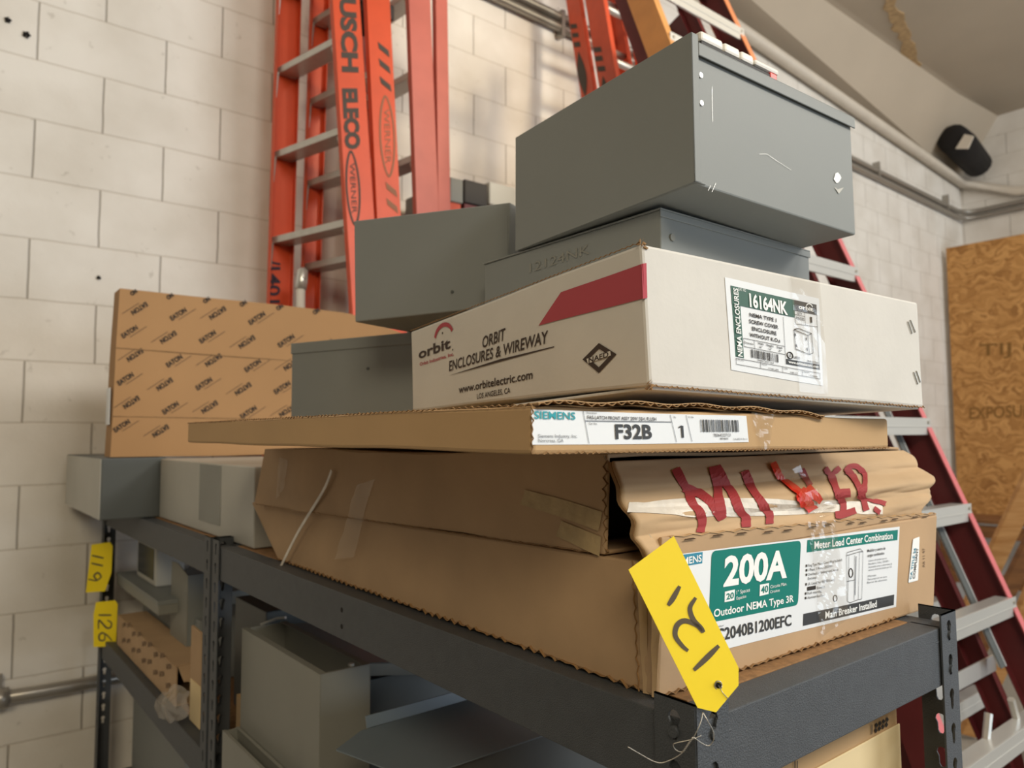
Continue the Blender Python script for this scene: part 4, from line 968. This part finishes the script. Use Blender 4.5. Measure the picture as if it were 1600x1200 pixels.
smalltag('hang_tag', [(143, 851), (172, 847), (176, 853), (174, 895), (164, 924), (134, 926)], 2.32, 'yellow tag reading 119 hung on the far post by the block wall, upper of two', [
    [(144, 868), (162, 872)], [(143, 880), (161, 884)], [(152, 907), (158, 901), (153, 895), (147, 900), (151, 907), (138, 905)]], .005)
smalltag('hang_tag', [(150, 941), (180, 938), (184, 944), (181, 1010), (146, 1011), (146, 960)], 2.31, 'yellow tag reading 126 hung on the far post by the block wall, lower of two', [
    [(154, 961), (174, 961)], [(167+1, 969), (174, 973), (173, 980), (167, 981), (161, 975), (155, 969), (154, 976), (154, 983)], [(175, 1001), (168, 993), (160, 989), (155, 993), (156, 1000), (163, 1000), (164, 992)]], .005)
# ------------------------------------------------------------------ goods under the far unit's top shelf
zl = 1.0625
def encl(label, a, b, m, bevel=.003, name='metal_enclosure'):
    t = thing(name, ((a[0]+b[0])/2, (a[1]+b[1])/2, a[2]), label, 'enclosure', 'gray metal enclosures'); MB().box(a, b, m).build('body', t, bevel=bevel); return t
t = encl('wide gray metal box on the lower far shelf behind the narrow printed carton', (.575, 2.03, zl), (.90, 2.66, 1.222), GRAY)
mb = MB(); mb.box((.5735, 2.035, zl+.02), (.575, 2.65, 1.21), GRAY); mb.build('cover', t, bevel=.0005)
[MB().disc((.5735, y, 1.16), (-1, 0, 0), .004, .002, GRAYL).build('screw', t) for y in (2.1, 2.55)]
t = encl('flat gray metal box lying on the wide one below the top shelf at left', (.505, 2.16, 1.2225), (.86, 2.70, 1.260), GRAYL)
mb = MB(); mb.box((.503, 2.158, 1.250), (.862, 2.702, 1.2615), GRAY); mb.build('cover', t, bevel=.001)
t = thing('meter_display', (.56, 2.2, 1.262), 'small pale device with a dark screen standing under the far top shelf', 'device')
a = hx(.54, 213, 912); b = hx(.54, 244, 859)
MB().box((.54, b.y, 1.262), (.62, a.y, 1.385), GRAYW).build('body', t, bevel=.006)
MB().box((.5385, b.y+.02, 1.280), (.541, a.y-.02, 1.370), SCREEN).build('screen', t, bevel=.001)
t = thing('plastic_bag', (.60, 2.52, 1.262), 'crumpled translucent plastic bag behind the small device', 'bag')
mb = MB()
def bag(u, v):
    a, b = 2*math.pi*u, math.pi*v; d = V((math.cos(a)*math.sin(b)*.08, math.sin(a)*math.sin(b)*.10, .045*math.cos(b)))
    return V((.64, 2.585, 1.312))+d*(1+.25*noise.noise(d*25))
mb.grid(bag, 30, 16, PLASTIC); mb.build('bag', t, smooth=True)
t = thing('folded_sheet', (.56, 1.92, zl), 'tall folded sheet of gray metal standing near the middle shelf post', 'sheet metal')
a = hx(.555, 268, 900); b = hx(.555, 293, 920)
MB().slab([(.555, a.y, zl), (.555, b.y, zl), (.555, b.y, 1.335), (.555, (a.y+b.y)/2+.02, 1.355), (.555, a.y, 1.352)], (.002, 0, 0), GRAYL).build('web', t)
MB().box((.557, b.y-.0, zl), (.60, b.y+.002, 1.335), GRAY).build('flange', t)
# narrow printed carton
t = thing('printed_carton', (.50, 2.2, zl), 'long narrow printed kraft carton lying open-ended on the lower far shelf', 'carton')
a, b = hx(.487, 184, 957), hx(.487, 275, 1049)
y0c, y1c = b.y, a.y; zc_ = min(1.16, (a.z+b.z)/2)
mb = MB(); T2 = .004
mb.box((.487, y0c, zl), (.487+T2, y1c, zc_), KRAFT); mb.box((.565, y0c, zl), (.565+T2, y1c, zc_), KRAFT); mb.box((.487+T2, y0c, zl), (.565, y1c, zl+T2), KRAFT); mb.box((.487+T2, y0c+.02, zc_-T2), (.565, y1c, zc_), KRAFT); mb.box((.487+T2, y1c-T2, zl+T2), (.565, y1c, zc_-T2), KRAFT)
mb.build('body', t, bevel=.001)
MB().slab([(.492, y0c, zc_), (.562, y0c, zc_), (.562, y0c-.05, zc_-.03), (.492, y0c-.05, zc_-.02)], (0, 0, .003), KRAFT).build('flap', t)
SP2 = Surf((.4865, 0, 0), (1, 0, 0)); mb = MB()
for i in range(9):
    for j in range(2):
        y = y0c+.06+i*(y1c-y0c-.1)/9; z = zl+.022+j*.045+(.012 if i % 2 else 0); o_ = V((.4864, y+.025, z)); mb.text('EATON', o_, V((0, -.045, .012)), V((0, .003, .011)), FADED, .03)
mb.build('print', t)
t = thing('plastic_wrap', (.47, 1.98, 1.03), 'crumpled clear plastic wrap hanging over the lower shelf edge', 'wrap')
c = [hx(.478, 241, 1095), hx(.478, 281, 1065), hx(.458, 297, 1075), hx(.452, 296, 1122), hx(.452, 270, 1130), hx(.456, 248, 1118)]
cx_ = sum(c, V())/6
mb = MB()
def wrap(u, v):
    a = u*6; i = int(a) % 6; f = a-int(a); p = lerp(c[i], c[(i+1) % 6], f); p = lerp(cx_+V((-.02, 0, 0)), p, v); return p+V((-.012*abs(noise.noise(p*28)), .01*noise.noise(p*40), .012*noise.noise(p*33)))
mb.grid(wrap, 48, 10, PLASTIC); mb.build('sheet', t, smooth=True)
t = thing('cardboard_strip', (.49, 1.75, zl), 'narrow upright strip of torn cardboard beside the middle shelf post', 'cardboard')
a, b = hx(.494, 299, 977), hx(.494, 314, 990)
mb = MB(); mb.slab([(.494, a.y+.0, zl), (.494, b.y-.02, zl), (.494, b.y, b.z), (.494, a.y, a.z)], (.006, 0, 0), KRAFT); mb.build('board', t, bevel=.001)
mb = MB(); mb.box((.4925, b.y-.01, zl), (.494, a.y-.008, zl+.09), CREAM); mb.build('label', t)
encl('gray metal box deep on the bottom far shelf at lower left', (.56, 2.08, .6225), (.88, 2.68, .865), GRAY)
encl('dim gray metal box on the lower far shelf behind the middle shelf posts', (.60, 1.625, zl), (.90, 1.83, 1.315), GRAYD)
# ------------------------------------------------------------------ goods under the near top shelf
zn = 1.0025
def openbox(t, a, b, m, th=.0016, lip=.012):
    x0, y0, z0_ = a; x1, y1, z1 = b; mb = MB()
    mb.box((x0, y0, z0_), (x1, y1, z0_+th), m)
    mb.box((x0, y0, z0_), (x0+th, y1, z1), m); mb.box((x1-th, y0, z0_), (x1, y1, z1), m); mb.box((x0+th, y0, z0_), (x1-th, y0+th, z1), m); mb.box((x0+th, y1-th, z0_), (x1-th, y1, z1), m)
    mb.build('body', t, bevel=.0008)
    mb = MB(); mb.box((x0, y0, z1), (x0+lip, y1, z1+th), m); mb.box((x1-lip, y0, z1), (x1, y1, z1+th), m); mb.box((x0+lip, y0, z1), (x1-lip, y0+lip*.5, z1+th), m); mb.build('rim', t)
q = hx(.5, 500, 1056); zU = q.z
t = thing('metal_enclosure', (.6, 1.3, zn), 'open-topped gray metal enclosure under the near top shelf', 'enclosure', 'gray metal enclosures')
xr = hy(q.y, 553, 1041).x
openbox(t, (.5, q.y, zn), (xr+.03, hx(.5, 378, 985).y, zU), GRAYL)
mb = MB(); mb.tube([V((.54, 1.49, zU)), V((.565, 1.47, zU+.012)), V((.575, 1.45, zU+.016))], .003, ALUB, 6); mb.disc((xr, q.y+.01, zU+.002), (0, 0, 1), .005, .004, ALUB); mb.build('screw', t)
# tilted lid propped on its far side
t = thing('metal_enclosure', (.72, 1.2, zn), 'gray metal enclosure with a loose tilted lid beside the open-topped one', 'enclosure', 'gray metal enclosures')
x_ = xr+.034
zL = zU-.012
a, b = V((x_, q.y+.06, zL)), V((x_, q.y+.37, zL+.006)); c_, d_ = V((.905, q.y+.37, zL-.03)), V((.905, q.y-.02, zL-.035))
MB().slab([a, b, c_, d_], (0, 0, -.002), GRAY).build('lid', t)
MB().slab([a, d_, d_-V((0, 0, .022)), a-V((0, 0, .022))], (0, .002, 0), GRAYL).build('lip', t)
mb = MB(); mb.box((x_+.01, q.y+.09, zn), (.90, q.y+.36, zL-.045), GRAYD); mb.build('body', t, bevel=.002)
# flat cover nearest
t = thing('metal_cover', (.7, .95, zn), 'flat blue-gray sheet metal cover under the front corner of the near shelf', 'cover')
zv = 1.268
c1 = hz(zv, 525, 1171); c2 = hz(zv, 566, 1140); c3 = hz(zv, 734, 1092)
e_ = (c3-c2).normalized(); 
p3 = c2+e_*min((c3-c2).length*1.3, .42); p4 = V((p3.x-.02, .46, zv)); p5 = V((c1.x+.04, .46, zv))
pl_ = [c1, lerp(c1, c2, .95), p3, V((min(p3.x, .905), .83, zv)), V((max(.5, c1.x+.02), .83, zv))]
MB().slab(pl_, (0, 0, -.002), GRAYBL).build('plate', t)
n_ = V((0, 0, 1)); lip0 = lerp(c2, p3, .03)
MB().slab([lip0, p3, p3+V((0, .004, .016)), lip0+V((0, .004, .016))], (0, .002, 0), GRAYBL).build('lip', t)
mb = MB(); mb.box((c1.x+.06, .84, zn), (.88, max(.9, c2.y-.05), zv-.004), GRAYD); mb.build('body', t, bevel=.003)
# small open enclosure at lower left
t = thing('metal_enclosure', (.48, 1.3, zn), 'narrow open gray enclosure at lower left in front of the open-topped one', 'enclosure', 'gray metal enclosures')
a = hx(.468, 347, 1141)
openbox(t, (.467, 1.16, zn), (.498, a.y-.005, a.z), GRAYL, lip=.006)
t = thing('small_carton', (.55, 1.52, zn), 'small kraft carton behind the open-topped gray enclosure', 'carton')
MB().box((.515, hx(.5, 378, 985).y+.004, zn), (.64, 1.553, 1.175), KRAFTB).build('body', t, bevel=.002)
MB().box((.515, hx(.5, 378, 985).y+.006, 1.175), (.64, 1.551, 1.178), KRAFTL).build('flap', t)
# carton below the front beam
t = thing('cream_carton', (.68, .6, zn), 'kraft carton with cream side under the front beam of the near shelf', 'carton')
zca = 1.40; yc = .425
MB().box((.676, yc, zn), (.928, .56, zca), KRAFTL).build('body', t, bevel=.003)
SC = Surf((0, yc-.0008, 0), (0, 1, 0))
xa = hy(yc, 1246, 1199).x; a = hy(yc, 1408, 1127)
MB().box((.6755, yc-.0022, zn), (.9285, yc-.0004, a.z), CREAM).build('cream_panel', t, bevel=.0008)
mb = MB()
for k in range(4):
    for j in range(2):
        cx, cy = 1369+k*5.5-j*1, 1141-k*3+j*8-8
        mb.poly([SC.at(cx+dx, cy+dy, .0006) for dx, dy in ((0, -4.5), (2.6, 0), (0, 4.5), (-2.6, 0))], INK)
for x in (1361.5,): line(mb, SC, (x, 1132), (x, 1147), .0018, INK)
for x in (1241, 1245): line(mb, SC, (x, 1188), (x, 1202), .0014, INK)
o = mb.build('print', t); o['label'] = 'black diamond mark'
# ------------------------------------------------------------------ ladders
def rail(mb, p0, p1, a, b, w_, d, m, t=.004):
    a = V(a).normalized(); b = V(b).normalized(); p0 = V(p0); p1 = V(p1)
    prof = [(0, 0), (w_, 0), (w_, d), (w_-t, d), (w_-t, t), (t, t), (t, d), (0, d)]; n = 8
    vs = [q+a*x+b*y for q in (p0, p1) for x, y in prof]
    return mb.add(vs, [tuple(range(n)), tuple(range(2*n-1, n-1, -1))]+[(k, k+n, (k+1) % n+n, (k+1) % n) for k in range(n)], m)
def ext(p, q, z): return V(p)+(V(q)-V(p))*((z-p[2])/(q[2]-p[2]))
ZT = 3.85
def rung_ladder(t, nl, nh, fl, fh, wn, wf, zs, mr, ms, step=(.075, .026), marks=None, dn=.028):
    """near rail outer edge nl..nh, far rail fl..fh, rails extended from the floor to ZT, flat steps between"""
    n0, n1_ = ext(nl, nh, .02), ext(nl, nh, ZT); f0, f1 = ext(fl, fh, .02), ext(fl, fh, ZT)
    rail(mb1 := MB(), n0, n1_, (1, 0, 0), (0, 1, 0), wn, dn, mr); r1 = mb1.build('rail', t, bevel=.0012)
    rail(mb2 := MB(), f0, f1, (1, 0, 0), (0, -1, 0), wf, dn, mr); r2 = mb2.build('rail', t, bevel=.0012)
    for z in zs:
        a = ext(nl, nh, z); b = ext(fl, fh, z); mb = MB()
        y0, y1 = a.y+.005, b.y-.005; o = .010
        x0, x1 = a.x+o, b.x+o
        mb.hexa([(x0, y0, z-step[1]), (x0+step[0], y0, z-step[1]), (x1+step[0], y1, z-step[1]), (x1, y1, z-step[1]), (x0, y0, z), (x0+step[0], y0, z), (x1+step[0], y1, z), (x1, y1, z)], ms)
        mb.build('step', t, bevel=.002)
    for z in zs:
        b = ext(fl, fh, z-.03); mb = MB(); mb.slab([(b.x+.006, b.y-.03, z-.028), (b.x+.006, b.y-.0045, z-.028), (b.x+.006, b.y-.0045, z-.12), (b.x+.006, b.y-.012, z-.12)], (.004, 0, 0), ms); mb.build('bracket', t)
        a = ext(nl, nh, z-.03); mb = MB(); mb.slab([(a.x+.006, a.y+.05, z-.028), (a.x+.006, a.y+.0045, z-.028), (a.x+.006, a.y+.0045, z-.10), (a.x+.006, a.y+.012, z-.10)], (.004, 0, 0), ms); mb.build('bracket', t)
    RAIL[t.name] = (r1, r2)
    for q, yy in ((n0, .02), (f0, -.02)): MB().box((q.x-.006, min(q.y, q.y+yy*2)-.004, 0), (q.x+wn+.006, max(q.y, q.y+yy*2)+.004, .05), BLACKP).build('foot', t, bevel=.004)
    return n0, n1_, f0, f1
RAIL = {}
Yl, Yh, Yf = 2.29, 2.36, 2.72
zsA = [2.455+.333*k for k in range(-6, 5)]
def near(x0, x1): return hy(Yl, x0, 440), hy(Yh, x1, 0)
nl, nh = near(548, 520); fl, fh = hy(Yf, 416, 470), hy(Yf, 431, 0)
LAa = thing('stepladder', ((nl.x+fl.x)/2, 2.5, 0), 'orange stepladder with large dark stenciled letters, leftmost of the ladders by the wall', 'ladder', 'ladders standing by the wall')
wn_ = hy(2.32, 578, 330).x-hy(2.32, 545, 330).x+.012
A_ = rung_ladder(LAa, nl, nh, fl, fh, .108, .092, zsA, ORANGE, ALU)
sN = Surf(nl-V((0, .0006, 0)), (nh-nl).cross(V((1, 0, 0)))); mb = MB()
def vtext(mb, sf, s, xa, ya, xb, yb, xt, m, bold, shear=0):   # reads downwards, letter tops to the right
    put(mb, sf, s, (xa, ya), (xb, yb), (xt, ya), m, bold, shear, .0008)
vtext(mb, sN, 'BUSCH', 531, -30, 536, 116, 554, DECAL, .05, .1)
vtext(mb, sN, 'ELECO', 536, 138, 541, 234, 557, DECAL, .06)
def oval(mb, sf, cx0, y0, cx1, y1, wpx, m, txt):
    pts = []
    for k in range(33):
        a = 2*math.pi*k/32; f = (1-math.cos(a))/2; y = y0+(y1-y0)*f; cx = cx0+(cx1-cx0)*f
        pts.append(sf.at(cx+wpx/2*math.sin(a)*(abs(math.sin(a))**.3), y, .0008))
    mb.stroke(pts, .0075, sf.n, m)
    L_ = y1-y0; vtext(mb, sf, txt, cx0-wpx*.2+2, y0+L_*.16, cx1-wpx*.2-1, y0+L_*.84, cx0+wpx*.2+2, m, .0)
oval(mb, sN, 548, 236, 555, 352, 20, DECAL, 'WERNER')
o = mb.build('lettering', RAIL[LAa.name][0]); o['label'] = 'dark stenciled letters and oval mark'
sFm = Surf(fl-V((0, .0055, 0)), (fh-fl).cross(V((1, 0, 0)))); mb = MB()
vtext(mb, sFm, '1401', 419, 417, 418, 474, 438, MARKB, .02); line(mb, sFm, (420, 409), (438, 413), .008, MARKB); o = mb.build('marker_number', RAIL[LAa.name][1]); o['label'] = 'hand marked 1401'
nl, nh = near(594, 573); fl, fh = hy(Yf, 468, 470), hy(Yf, 484, 0)
LBb = thing('stepladder', ((nl.x+fl.x)/2, 2.5, 0), 'orange stepladder with slanted bars and oval mark, second of the ladders from the left', 'ladder', 'ladders standing by the wall')
rung_ladder(LBb, nl, nh, fl, fh, .098, .072, [z-.085 for z in zsA], ORANGE, ALU)
sB = Surf(nl-V((0, .0006, 0)), (nh-nl).cross(V((1, 0, 0)))); mb = MB()
for y in (65, 91, 119, 284, 309):
    s_ = .055*(y-65); mb.poly([sB.at(x+s_, yy, .0008) for x, yy in ((590, y), (607, y+14), (609, y+25), (592, y+11))], DECAL if y < 200 else DECAL2)
oval(mb, sB, 602, 150, 608, 276, 22, DECAL2, 'WERNER')
o = mb.build('lettering', RAIL[LBb.name][0]); o['label'] = 'slanted bars and oval mark'
nl, nh = near(655, 639); fl, fh = hy(Yf, 545, 470), hy(Yf, 558, 0)
LCc = thing('stepladder', ((nl.x+fl.x)/2, 2.5, 0), 'red folded stepladder with plain double rails, third of the ladders from the left', 'ladder', 'ladders standing by the wall')
rung_ladder(LCc, nl, nh, fl, fh, .098, .07, [z-.03 for z in zsA], RED, ALU)
x_ = near(683, 677)
mb = MB(); rail(mb, ext(x_[0]+V((.01, 0, 0)), x_[1]+V((.012, 0, 0)), .02), ext(x_[0]+V((.01, 0, 0)), x_[1]+V((.012, 0, 0)), ZT), (1, 0, 0), (0, 1, 0), .055, .028, RED); mb.build('rear_rail', LCc, bevel=.0012)
mb = MB(); f0, f1 = ext(fl+V((.075, 0, 0)), fh+V((.075, 0, 0)), .02), ext(fl+V((.075, 0, 0)), fh+V((.075, 0, 0)), ZT); rail(mb, f0, f1, (1, 0, 0), (0, -1, 0), .055, .028, RED); mb.build('rear_rail', LCc, bevel=.0012)
p = hy(2.3, 600, 10); MB().box((p.x-.02, 2.42, 3.30), (p.x+.11, 2.60, 3.36), BLACKP).build('tool_tray', LCc, bevel=.005)
# pole with a flattened silver tip
p = hy(2.55, 470, 452); pt_ = hy(2.55, 472, 418)
t = thing('metal_pole', (p.x, 2.55, 0), 'white pole with a silver tip standing between the orange ladders and printed carton', 'pole')
MB().tube([V((p.x, 2.55, 0)), V((p.x, 2.55, p.z))], .016, PVC, 14).build('pole', t, smooth=False)
mb = MB(); mb.tube([V((p.x, 2.55, p.z)), V((p.x+.003, 2.55, p.z+.03)), V((p.x+.005, 2.55, pt_.z-.012)), V((p.x+.003, 2.55, pt_.z))], [.02, .021, .020, .008], ALUB, 14); mb.disc((p.x+.004, 2.53, (p.z+pt_.z)/2), (0, -1, 0), .006, .003, ALUB); mb.build('tip', t, smooth=True)
# short folded stepladders with black caps, behind the tilted enclosure
def capladder(px0, px1, ytop, Yc, mcap, label, mr):
    a = hy(Yc, px0, ytop); b = hy(Yc, px1, ytop); t = thing('stepladder', ((a.x+b.x)/2, Yc+.15, 0), label, 'ladder', 'short stepladders behind the stack'); W = b.x-a.x
    MB().box((a.x, Yc, a.z-.10), (b.x, Yc+.36, a.z), mcap).build('cap', t, bevel=.006)
    for yy, s in ((Yc+.01, 1), (Yc+.35, -1)):
        mb = MB(); rail(mb, (a.x+.006, yy, .02), (a.x+.006, yy, a.z-.03), (1, 0, 0), (0, s, 0), W*.8, .026, mr); mb.build('rail', t)
    for k in range(7): MB().box((a.x+.012, Yc+.016, .3+.3*k), (a.x+W*.7, Yc+.344, .325+.3*k), ALU).build('step', t, bevel=.002)
    return t
capladder(704, 724, 276, 2.42, GRAYL, 'short stepladder with a gray end cap peeking out beside the red ladder', ORANGE2)
capladder(726, 762, 279, 2.44, BLACKP, 'short stepladder with black top cap behind the tilted gray enclosure, left one', MAROON)
t = capladder(765, 806, 283, 2.47, GRAYW, 'short stepladder with pale top cap behind the tilted gray enclosure, right one', MAROON)
# tall extension ladders leaning on the wall
def leaner(X0, W, pa, pb, pc, m, ml, label, marks, zmax=4.70, dz=0):
    """left rail web lies in the plane X0: back edge pa..pb, front edge through pc"""
    t = None; a, b, c = hx(X0, *pa), hx(X0, *pb), hx(X0, *pc)
    d = (a-b).normalized(); wv = c-a; wv = wv-d*wv.dot(d); wd = wv.length; wv.normalize()
    zt_ = min(zmax, a.z+(YW-.02-a.y)/d.y*d.z) if d.y > 0 else zmax
    P = lambda z: b+d*((z-b.z)/d.z)
    t = thing('extension_ladder', (X0+W/2, P(0).y, 0), label, 'ladder', 'tall ladders leaning on the wall')
    mb = MB(); rail(mb, P(.07), P(zt_), wv, (1, 0, 0), wd, .03, m); rl = mb.build('rail', t, bevel=.0012)
    mb = MB(); rail(mb, P(.07)+V((W, 0, 0)), P(zt_)+V((W, 0, 0)), wv, (-1, 0, 0), wd, .03, m); mb.build('rail', t, bevel=.0012)
    z = .4+dz
    while z < zt_-.1:
        q = P(z)+wv*wd*.5; MB().tube([q+V((.004, 0, 0)), q+V((W-.004, 0, 0))], .017, ALU, 10).build('rung', t, smooth=True); z += .30
    for x in (0, W-.03): q = P(.06)+V((x, 0, 0)); MB().box((q.x, q.y-.10, 0), (q.x+.03, q.y+.02, .09), BLACKP).build('foot', t, bevel=.004)
    sf = Surf((X0-.0006, 0, 0), (1, 0, 0)); mb = MB()
    for c_ in marks:
        mb.poly([sf.at(*q, .0008) for q in c_], DECAL)
    mb.build('decal', rl)
    return t
def dec(x, y, w_, h_): return [(x, y), (x+w_, y-1), (x+w_+h_*.2, y+h_-1), (x+h_*.2, y+h_)]
def lens(x0, y0, x1, y1, w_):
    return [(x0+(x1-x0)*f+w_/2*math.sin(math.pi*f)*s, y0+(y1-y0)*f) for s, fr in ((1, [k/8 for k in range(9)]), (-1, [k/8 for k in range(7, 0, -1)])) for f in fr]
leaner(2.5, .34, (884, 0), (909, 160), (905, 0), ORANGE2, ALU, 'tall dull orange ladder leaning on the wall, left one above the gray enclosure', [dec(891, 38, 10, 7), dec(893.5, 52, 10, 7), dec(896, 66, 10, 8), lens(904, 80, 915, 152, 14)])
leaner(2.5, .34, (914, 0), (938, 150), (943, 0), ORANGE2, ALU, 'tall dull orange ladder leaning on the wall, second one above the gray enclosure', [dec(927, 74, 12, 8), dec(929, 88, 12, 8), dec(933, 104, 12, 8), lens(942, 118, 954, 190, 14)], dz=.12)
# big leaning red stepladder at the right
SLP = .404
def YE_(z): return .7616+SLP*(z-1.161)
nE = V((0, -1, SLP)).normalized(); upE = V((0, SLP, 1)).normalized()
def big_ladder(dy, xl0, xl1, xr0, xr1, label, mr, ml, zt_, rear, phase):
    t = thing('stepladder', ((xl0+xr0)/2, YE_(0)+dy, 0), label, 'ladder', 'big red stepladders at the right')
    O = V((0, dy, 0))
    Pl = lambda z: V((xl0+(xl1-xl0)*z/3.3, YE_(z), z))+O; Pr = lambda z: V((xr0+(xr1-xr0)*z/3.3, YE_(z), z))+O
    mb = MB(); rail(mb, Pr(.05), Pr(zt_), -nE, (-1, 0, 0), .088, .030, mr); R_ = mb.build('rail', t, bevel=.0012)
    mb = MB(); rail(mb, Pl(.05), Pl(zt_), -nE, (1, 0, 0), .088, .030, mr); mb.build('rail', t, bevel=.0012)
    z = phase
    while z < zt_-.15:
        a, b = Pl(z), Pr(z); x0, x1 = a.x+.004, b.x-.004
        y = a.y-.002; mb = MB()
        mb.box((x0, y-.012, z-.052), (x1, y-.009, z), ALUB); mb.box((x0+.03, y-.009, z-.003), (x1-.032, y+.03, z), ALUB); mb.box((x0+.03, y-.009, z-.052), (x1-.032, y-.004, z-.049), ALUB); mb.box((x0, y-.0135, z-.029), (x1, y-.012, z-.025), ALUB)
        s = mb.build('step', t, bevel=.001)
        [MB().disc((x, y-.012, z-dz_), (0, -1, 0), .005, .003, WIRE, 10).build('rivet', s) for x in (x0+.018, x1-.018) for dz_ in (.014, .036)]
        z += .256
    for P in (Pl, Pr): q = P(.05); MB().box((q.x-.035, q.y-.05, 0), (q.x+.035, q.y+.12, .06), BLACKP).build('foot', t, bevel=.005)
    if rear:
        for P, s, mm in ((Pl, 1, ml), (Pr, -1, ORT)):      # tan and orange sections laid over the upper rails
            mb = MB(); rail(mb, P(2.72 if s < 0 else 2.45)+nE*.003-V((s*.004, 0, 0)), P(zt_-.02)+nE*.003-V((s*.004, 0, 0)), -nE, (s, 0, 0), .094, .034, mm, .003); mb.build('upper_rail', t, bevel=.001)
        for P, s in ((Pl, 1), (Pr, -1)):      # pink strip painting direct light onto each rail's front flange
            q0, q1 = P(.05)+nE*.0005, P(2.71 if s < 0 else 2.44)+nE*.0005; MB().obox(q0, V((s*.030, 0, 0)), nE*.0022, q1-q0, EDGE).build('lit_front_edge', t)
        O2 = V((0, .115, 0))
        for P, s in ((Pl, 1), (Pr, -1)):
            mb = MB(); q0, q1 = P(.15)+O2+V((s*.05, 0, 0)), P(zt_-.1)+O2+V((s*.05, 0, 0)); rail(mb, q0, q1, -nE, (s, 0, 0), .06, .025, rear); mb.build('rear_rail', t, bevel=.001)
        for z in (.75, 1.03, 1.5, 2.1, 2.7):
            a, b = Pl(z)+O2, Pr(z)+O2; MB().box((a.x+.055, a.y-.006, z), (b.x-.055, a.y, z+.045), ALUB).build('rear_brace', t, bevel=.001)
        for z in (.78, .5):
            a, b = Pl(z)+O2, Pr(z)+O2; c = (a+b)/2
            for xx in (a.x+.06, b.x-.06): MB().tube([V((xx, c.y-.02, z-.22)), V((c.x+(xx-c.x)*.25, c.y-.012, z+.25))], .009, ALU, 6).build('diagonal_brace', t)
    return t
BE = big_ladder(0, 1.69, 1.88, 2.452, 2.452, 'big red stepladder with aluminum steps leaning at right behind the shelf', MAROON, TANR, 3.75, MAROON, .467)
a = hitp((0, YE_(1.161)+.05, 1.161), nE, 1462, 800); b = hitp((0, YE_(1.161)+.05, 1.161), nE, 1572, 1041)
d = (a-b).normalized(); mb = MB(); mb.obox(b, d*((a-b).length+.35), V((-.034, 0, 0)), -nE*.002, GRAYD); mb.obox(b, d*((a-b).length+.35), V((.007, 0, 0)), -nE*.02, ALUB); mb.build('spreader_bar', BE)
BF = big_ladder(.27, 2.10, 2.25, 2.66, 2.60, 'second red stepladder leaning at right behind the big one', MAROON, MAROON, 3.6, None, .40)
